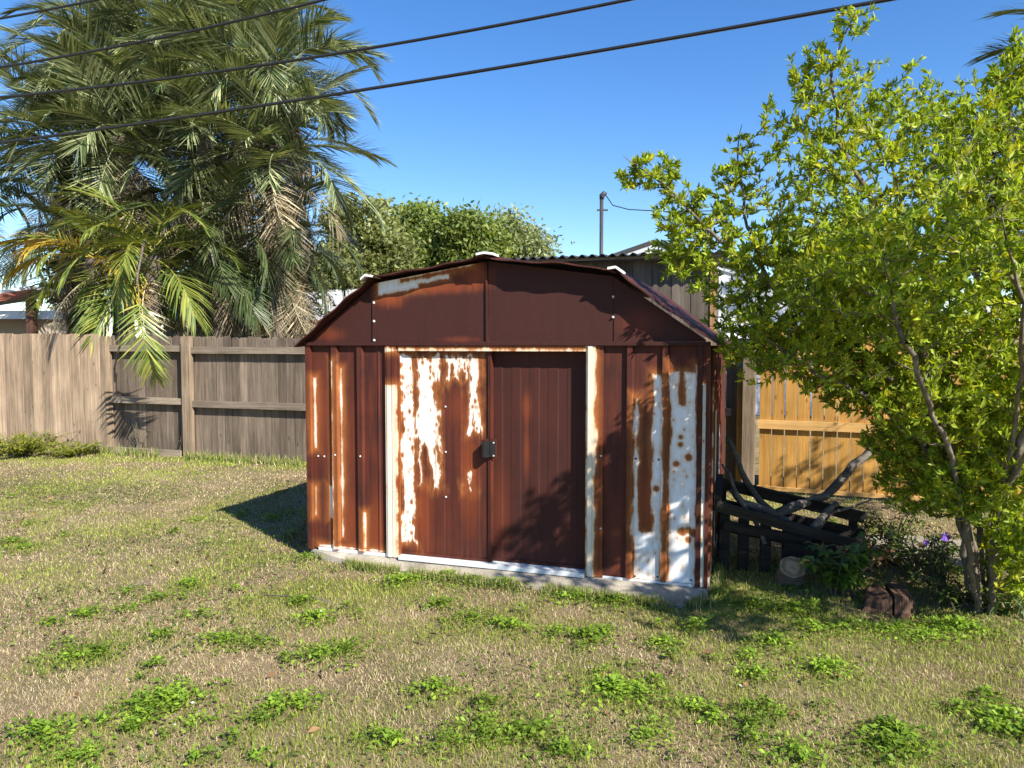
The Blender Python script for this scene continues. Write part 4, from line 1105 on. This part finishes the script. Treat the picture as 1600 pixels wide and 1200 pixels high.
leaf_plant('undergrowth_bush', gp(1505, 950), 22, 0.20, 0.34, 0.065, 0.024, (0.045, 0.085, 0.016), (0.18, 0.25, 0.04), 'low leafy growth at the foot of the tree trunk', 'bush', 24, 20)
rp, tips = leaf_plant('flowering_plant', gp(1470, 930), 12, 0.40, 0.17, 0.14, 0.014, (0.025, 0.05, 0.014), (0.09, 0.14, 0.035), 'narrow leaved plant with purple flowers left of the tree trunk', 'flowering plant', 2, 12, 0.9)
m_pur = plain_mat('purple_petal', (0.16, 0.06, 0.42), 0.6, 0.2, 20)
for k, (x, y) in enumerate(((1476, 838), (1446, 848), (1525, 872))):
    c = at(x, y, rp.location[1]) - np.array(rp.location)
    fl = MB()
    for i in range(5):
        th = 6.28 * i / 5; R_ = 0.026 if k == 0 else 0.016
        d = np.array([math.cos(th), -0.35, math.sin(th)]); s_ = np.array([-math.sin(th), 0, math.cos(th)])
        fl.add([c, c + d * R_ + s_ * R_ * 0.55, c + d * R_ * 1.35, c + d * R_ - s_ * R_ * 0.55], [(0, 1, 2, 3)])
    fl.build('flower', m_pur, rp)
    MB().tube([c + np.array([0, 0.002, 0]), (c[0] * 0.6, c[1] * 0.6 + 0.01, c[2] * 0.6), (0, 0, 0)], 0.003, 5).build('flower_stalk', m_bark, rp)

def strap_plant(loc, n_, L, label, seed):
    r = np.random.default_rng(seed); V = []; Fq = []; C = []
    for i in range(n_):
        a = r.uniform(0, 6.28); el = r.uniform(0.5, 1.3); ln = L * r.uniform(0.6, 1.1); wd = 0.014 * r.uniform(0.7, 1.2)
        p = np.array([r.normal(0, .05), r.normal(0, .05), 0.0]); S = np.array([-math.sin(a), math.cos(a), 0])
        n0 = len(V)
        for s_ in range(5):
            V += [p - S * wd * (1 - s_ / 4.2) , p + S * wd * (1 - s_ / 4.2)]
            p = p + np.array([math.cos(a) * math.cos(el), math.sin(a) * math.cos(el), math.sin(el)]) * ln / 4; el -= r.uniform(0.25, 0.55)
        f = r.random(); C += [np.array((0.07, 0.12, 0.03)) * (1 - f) + np.array((0.24, 0.29, 0.12)) * f] * 10
        for s_ in range(4): Fq.append((n0 + 2 * s_, n0 + 2 * s_ + 1, n0 + 2 * s_ + 3, n0 + 2 * s_ + 2))
    o = link('strap_plant', np_mesh('strap_plant', np.array(V), np.array(Fq), m_leaf, np.array(C)))
    o.location = loc
    return tag(o, label, 'plant')
strap_plant(gp(1585, 960), 34, 0.42, 'strap leaved grassy plant at the right edge below the tree', 4)

# ferny weeds at the tan fence, stalky weeds by the brown fence and the shed corner
leaf_plant('ferny_weed', gp(30, 712), 70, 0.32, 0.85, 0.10, 0.030, (0.13, 0.18, 0.025), (0.36, 0.36, 0.05), 'yellow green ferny weeds massed against the tan fence', 'weed', 5, 26, 0.8)
leaf_plant('ferny_weed', gp(105, 714), 34, 0.20, 0.50, 0.08, 0.026, (0.14, 0.20, 0.025), (0.36, 0.37, 0.05), 'smaller yellow green weeds near the end of the tan fence', 'weed', 6, 22, 0.8)
leaf_plant('stalky_weed', gp(222, 709), 7, 0.50, 0.14, 0.05, 0.010, (0.10, 0.13, 0.04), (0.26, 0.24, 0.10), 'wispy tall weed against the brown fence left of the post', 'weed', 7, 12, 0.8)
leaf_plant('stalky_weed', gp(280, 712), 8, 0.38, 0.20, 0.045, 0.010, (0.14, 0.14, 0.05), (0.34, 0.30, 0.14), 'wispy dry weed at the foot of the fence post', 'weed', 9, 10, 0.8)
leaf_plant('stalky_weed', gp(468, 852), 7, 0.24, 0.12, 0.05, 0.02, (0.06, 0.11, 0.02), (0.18, 0.24, 0.06), 'small leafy weed at the left front corner of the shed', 'weed', 10, 12, 0.5)

# ------------------------------------------------------------------ lawn
m_grass = leaf_mat('grass_blade', 0.25, 0.6, 0.2)
inv = SHM.inverted()
def on_slab(x, y):
    u = inv[0][0] * x + inv[0][1] * y + inv[0][3]; v = inv[1][0] * x + inv[1][1] * y + inv[1][3]
    fr = np.interp(u, [p[0] for p in slab_poly[:8]], [p[1] for p in slab_poly[:8]])
    return (u > 0.03) & (u < 3.12) & (v > fr + 0.02) & (v < 3.2)
CL = [(350, 1005, .20), (400, 1010, .12), (500, 1030, .20), (545, 1022, .15), (265, 1100, .20), (230, 1115, .16), (110, 1035, .20), (150, 1025, .15), (495, 970, .14), (630, 912, .20), (700, 905, .15), (745, 912, .24), (790, 918, .16),
      (740, 972, .20), (800, 985, .14), (690, 950, .14), (680, 1085, .14), (960, 1085, .20), (1000, 1090, .15), (900, 935, .20), (960, 945, .22), (1020, 940, .18), (870, 995, .14), (915, 1000, .12), (1290, 1050, .18), (1330, 985, .20), (1400, 990, .20),
      (1270, 985, .16), (1210, 1010, .16), (1400, 1175, .20), (1570, 1130, .20), (1595, 1150, .16), (200, 930, .14), (245, 940, .12), (470, 1105, .16), (430, 1110, .12), (310, 815, .12), (40, 860, .16), (20, 850, .12), (50, 765, .2), (80, 980, .10),
      (760, 1140, .16), (830, 1150, .16), (700, 1165, .14), (1070, 1110, .12), (1010, 1160, .14), (1180, 1060, .12), (1110, 930, .22), (1180, 950, .25), (1240, 960, .22), (480, 875, .14), (455, 840, .14), (1450, 1000, .2), (1500, 985, .2), (1040, 1010, .14), (590, 1160, .12), (60, 1150, .16), (120, 1190, .16), (1240, 1180, .16), (880, 1180, .15)]
CP = [[*gp(x, y)[:2], r_ * 0.85] for x, y, r_ in CL]
rc_ = np.random.default_rng(77)
while len(CP) < 175:
    x_, y_ = rc_.uniform(0, 1600), 760 + 440 * rc_.random() ** 0.8
    p_ = gp(x_, y_)
    if p_[1] < 9.5 and (y_ > 940 or x_ < 470 or x_ > 1150) and fbm(np.array([p_[0] * 1.3]), np.array([p_[1] * 1.3]), 44)[0] > 0.47:
        CP.append([p_[0], p_[1], rc_.uniform(0.03, 0.09)])
CP = np.array(CP)

def clump_field(x, y):
    f = np.zeros_like(x)
    for cx, cy, cr in CP:
        f = np.maximum(f, np.exp(-((x - cx) ** 2 + (y - cy) ** 2) / (cr * cr)))
    return f

def sample(nn, y0, y1, r):
    y = r.uniform(y0, y1, nn * 2); half = 0.80 * y + 0.8
    hm = 0.80 * y1 + 0.8
    x = r.uniform(-hm, hm, nn * 2); k = np.abs(x) < half
    x, y = x[k][:nn], y[k][:nn]
    # no lawn beyond the fences or on the slab
    fl = np.where(x < 2.8, 11.72 - 0.33 * (x + 6.41), 8.5 - 0.42 * (x - 2.8)) + 0.0
    k = (y < fl + 0.6) & ~on_slab(x, y)
    return x[k], y[k]

def blades(x, y, h, wd, colr, r, lean, two):
    n = len(x); a = r.uniform(0, 6.2832, n); b2 = a + r.normal(1.57, 0.5, n)
    S = np.stack([np.cos(a), np.sin(a), np.zeros(n)], 1) * (wd / 2)[:, None]
    D = np.stack([np.cos(b2), np.sin(b2), np.zeros(n)], 1)
    P = np.stack([x, y, np.zeros(n)], 1)
    ln = np.abs(r.normal(lean, 0.45, n)).clip(0, 1.45)
    m = P + D * (h * 0.5 * np.sin(ln * 0.6))[:, None]; m[:, 2] += h * 0.5 * np.cos(ln * 0.6)
    t = m + D * (h * 0.55 * np.sin(ln))[:, None]; t[:, 2] += h * 0.55 * np.cos(ln)
    V = np.stack([P - S, P + S, m + S * 0.8, m - S * 0.8, t], 1).reshape(-1, 3)
    i = (np.arange(n) * 5)[:, None]
    Fc = np.concatenate([i + [0, 1, 2], i + [0, 2, 3], i + [3, 2, 4]], 1).reshape(-1, 3)
    return V, Fc, np.repeat(colr, 5, axis=0)

def lawn():
    r = np.random.default_rng(21)
    VV = []; FF = []; CC = []; off = 0
    for (y0, y1, nn, wmul) in ((2.3, 3.6, 100000, 0.72), (3.6, 5.2, 120000, 0.9), (5.2, 8.0, 130000, 1.3), (8.0, 13.0, 130000, 2.2)):
        x, y = sample(nn, y0, y1, r); n = len(x)
        big = fbm(x * 0.75 + 3, y * 0.75, 3); mid = fbm(x * 2.6, y * 2.6, 8); fine = fbm(x * 9, y * 9, 12, 2)
        cl = clump_field(x, y)
        fence_near = np.clip((y - (9.3 - 0.33 * (x + 3))) / 1.6, 0, 1) * (x < 1)
        shade = np.exp(-((x - 2.0) ** 2 / 2.6 + (y - 4.6) ** 2 / 0.7))
        g = 0.33 + (big - 0.5) * 1.9 + (mid - 0.5) * 2.0 + (fine - 0.5) * 0.6 + cl * 0.35 + fence_near * 0.45 + shade * 0.5
        bare = np.clip((0.40 - mid) * 5 + (0.45 - big) * 2, 0, 1)
        keep = r.random(n) > bare * 0.72
        x, y, g, cl, fn = x[keep], y[keep], g[keep], cl[keep], fence_near[keep]; n = len(x)
        green = r.random(n) < np.clip(g, 0.06, 0.94)
        h = np.where(green, r.uniform(0.014, 0.038, n), r.uniform(0.010, 0.032, n)) * (1 + fn * 0.7 + cl * 0.3)
        wd = r.uniform(0.0025, 0.0048, n) * wmul
        f = r.random((n, 1))
        cg = np.array([[0.11, 0.150, 0.022]]) * (1 - f) + np.array([[0.36, 0.38, 0.075]]) * f
        cg = cg * (1 + fn[:, None] * np.array([[0.15, 0.3, 0.0]])) * (0.8 + 0.55 * np.clip(big[keep], 0.2, 0.8))[:, None]
        cs_ = np.array([[0.24, 0.170, 0.090]]) * (1 - f) + np.array([[0.62, 0.50, 0.31]]) * f
        colr = np.where(green[:, None], cg, cs_)
        V, Fc, C = blades(x, y, h, wd, colr, r, np.where(green, 0.65, 1.25), True)
        VV.append(V); FF.append(Fc + off); CC.append(C); off += len(V)
    # longer tufts along the slab, the shed sides and the fence foot
    ex = []; 
    for (p, q_, n_, sd_) in (((0.02, -0.02), (0.5, -0.13), 1500, .03), ((0.5, -0.13), (0.96, -0.18), 1300, .03), ((0.96, -0.18), (2.04, -0.22), 3200, .035), ((2.04, -0.22), (2.95, -0.285), 3200, .035), ((2.95, -0.285), (3.1, -0.1), 900, .04), ((3.14, 0), (3.14, 2.4), 2500, .05), ((-0.06, 0), (-0.06, 2.4), 2500, .05)):
        t = r.random(n_); u = p[0] + (q_[0] - p[0]) * t; v = p[1] + (q_[1] - p[1]) * t - np.abs(r.normal(0, sd_, n_)) * (1 if abs(q_[0] - p[0]) > 0.1 else 0)
        u = u + r.normal(0, 0.02, n_); k = fbm(u * 3.5, v * 2 + 7, 5) > 0.40
        W = np.array(SHM); ex.append(np.stack([W[0, 0] * u + W[0, 1] * v + W[0, 3], W[1, 0] * u + W[1, 1] * v + W[1, 3]], 1)[k])
    for (x0, x1, n_) in ((-10.5, 2.6, 7000),):
        x = r.uniform(x0, x1, n_); y = 11.72 - 0.33 * (x + 6.41) - 0.22 - np.abs(r.normal(0, 0.12, n_)); k = fbm(x * 2.2, y, 9) > 0.42
        ex.append(np.stack([x, y], 1)[k])
    ex = np.concatenate(ex); n = len(ex); f = r.random((n, 1)); far = ex[:, 1] > 7
    green = (r.random(n) < 0.68)[:, None]
    colr = np.where(green, np.array([[0.08, 0.14, 0.02]]) * (1 - f) + np.array([[0.26, 0.32, 0.06]]) * f, np.array([[0.25, 0.19, 0.10]]) * (1 - f) + np.array([[0.6, 0.5, 0.31]]) * f)
    V, Fc, C = blades(ex[:, 0], ex[:, 1], r.uniform(0.03, 0.095, n) * np.where(far, 1.9, 1), r.uniform(0.003, 0.006, n) * np.where(far, 2.2, 1), colr, r, np.full(n, 0.5), True)
    VV.append(V); FF.append(Fc + off); CC.append(C); off += len(V)
    o = link('grass', np_mesh('grass', np.concatenate(VV), np.concatenate(FF), m_grass, np.concatenate(CC)))
    tag(o, 'short dry grass, part straw and part green, over the whole yard', 'grass', kind='stuff')
    # broad leaved weeds in clumps
    V = []; Fc = []; C = []; nv = 0
    for k, (cx, cy, cr) in enumerate(CP):
        n = int(760 * (cr / 0.2) ** 2 * r.uniform(0.5, 1.1)) if cy < 6 else int(150 * min(1, cr / 0.12))
        a = r.uniform(0, 6.28, n); q = np.abs(r.normal(0, 0.65, n)) * cr
        x = cx + q * np.cos(a) * 1.25; y = cy + q * np.sin(a)
        kk = ~on_slab(x, y); x, y, q = x[kk], y[kk], q[kk]; n = len(x)
        hump = 0.05 * np.exp(-(q / cr) ** 2) * (0.4 + 0.6 * vnoise(x * 14, y * 14, k))
        z = r.uniform(0.008, 0.03, n) + hump * r.uniform(0.4, 1.0, n)
        P = np.stack([x, y, z], 1)
        b2 = r.uniform(0, 6.28, n); el = r.uniform(-0.3, 0.6, n)
        D = np.stack([np.cos(b2) * np.cos(el), np.sin(b2) * np.cos(el), np.sin(el)], 1)
        S = np.stack([-np.sin(b2), np.cos(b2), r.normal(0, 0.35, n)], 1)
        ln = r.uniform(0.014, 0.040, n)[:, None] * r.uniform(0.65, 1.1); wd = ln * r.uniform(0.35, 0.62, n)[:, None]
        up = np.cross(D, S)
        v = np.stack([P, P + D * ln * .5 + S * wd * .5 + up * wd * .15, P + D * ln, P + D * ln * .5 - S * wd * .5 + up * wd * .15], 1).reshape(-1, 3)
        i = (np.arange(n) * 4)[:, None] + nv
        f = r.random((n, 1)); tone = r.uniform(0.75, 1.25)
        c_ = (np.array([[0.08, 0.155, 0.016]]) * (1 - f) + np.array([[0.30, 0.43, 0.045]]) * f) * tone
        V.append(v); Fc.append(np.concatenate([i + [0, 1, 2], i + [0, 2, 3]], 1).reshape(-1, 3)); C.append(np.repeat(c_, 4, 0)); nv += len(v)
    # tiny leaves through the rest of the lawn, and a few white flowers
    for (nn, c0, c1, s0, s1, z0, z1) in ((60000, (0.06, 0.11, 0.016), (0.22, 0.28, 0.05), 0.007, 0.018, 0.008, 0.04), (190, (0.75, 0.75, 0.70), (0.85, 0.85, 0.82), 0.008, 0.013, 0.05, 0.10)):
        x, y = sample(nn, 2.3, 9.0, r)
        gk = fbm(x * 1.1, y * 1.1, 31); k = (gk > 0.50) | (clump_field(x, y) > 0.2); x, y = x[k], y[k]; n = len(x)
        P = np.stack([x, y, r.uniform(z0, z1, n)], 1); v, q4, c_ = leaf_quads(P, 1.0, c0, c1, r, 1.2)
        # leaf_quads sizes are relative: shrink about each centre
        s_ = r.uniform(s0, s1, n).repeat(4)[:, None]; v = P.repeat(4, 0) + (v - P.repeat(4, 0)) * s_
        V.append(v); t4 = q4 + nv; Fc.append(np.concatenate([t4[:, [0, 1, 2]], t4[:, [0, 2, 3]]])); C.append(c_); nv += len(v)
    o = link('low_weeds', np_mesh('low_weeds', np.concatenate(V), np.concatenate(Fc), m_leaf, np.concatenate(C)))
    tag(o, 'low clumps of green broad leaved weeds scattered through the lawn', 'weeds', kind='stuff')
    # fallen leaves and straw
    x, y = sample(500, 2.4, 9.0, r)
    x2 = r.normal(gp(1370, 880)[0], 0.22, 260); y2 = r.normal(gp(1370, 880)[1], 0.14, 260)
    P = np.concatenate([np.stack([x, y, r.uniform(0.015, 0.04, len(x))], 1), np.stack([x2, y2, np.abs(r.normal(0.05, 0.06, 260)) + 0.01], 1)])
    v, q4, c_ = leaf_quads(P, 1.0, (0.06, 0.035, 0.022), (0.32, 0.18, 0.09), r, 1.0)
    s_ = r.uniform(0.012, 0.032, len(P)).repeat(4)[:, None]; s_[len(x) * 4:] *= 1.7
    v = P.repeat(4, 0) + (v - P.repeat(4, 0)) * s_
    v[1::4, 2] += 0.006; v[3::4, 2] += 0.006
    o = link('leaf_litter', np_mesh('leaf_litter', v, np.concatenate([q4[:, [0, 1, 2]], q4[:, [0, 2, 3]]]), m_dead, c_))
    tag(o, 'curled brown fallen leaves strewn over the lawn and under the tree', 'leaves', kind='stuff')
lawn()
for (x0, y0, x1, y1, lb_) in ((410, 795 + 135, 545, 950, 'pale dry twig lying on the lawn left of the weed clumps'), (190, 920, 240, 912, 'thin straw coloured stick on the lawn at far left'), (395, 1010, 430, 975, 'bent grey twig on the lawn beside a dark weed clump')):
    a_, c_ = gp(x0, y0, 0.02), gp(x1, y1, 0.025); m_ = (a_ + c_) / 2 + np.array([0.03, 0.05, 0.015])
    tag(MB().tube([a_, a_ * 0.6 + m_ * 0.4, m_, c_], [0.004, 0.005, 0.0045, 0.002], 6).build('twig', m_branch, None, True), lb_, 'twig', 'twigs fallen on the lawn')
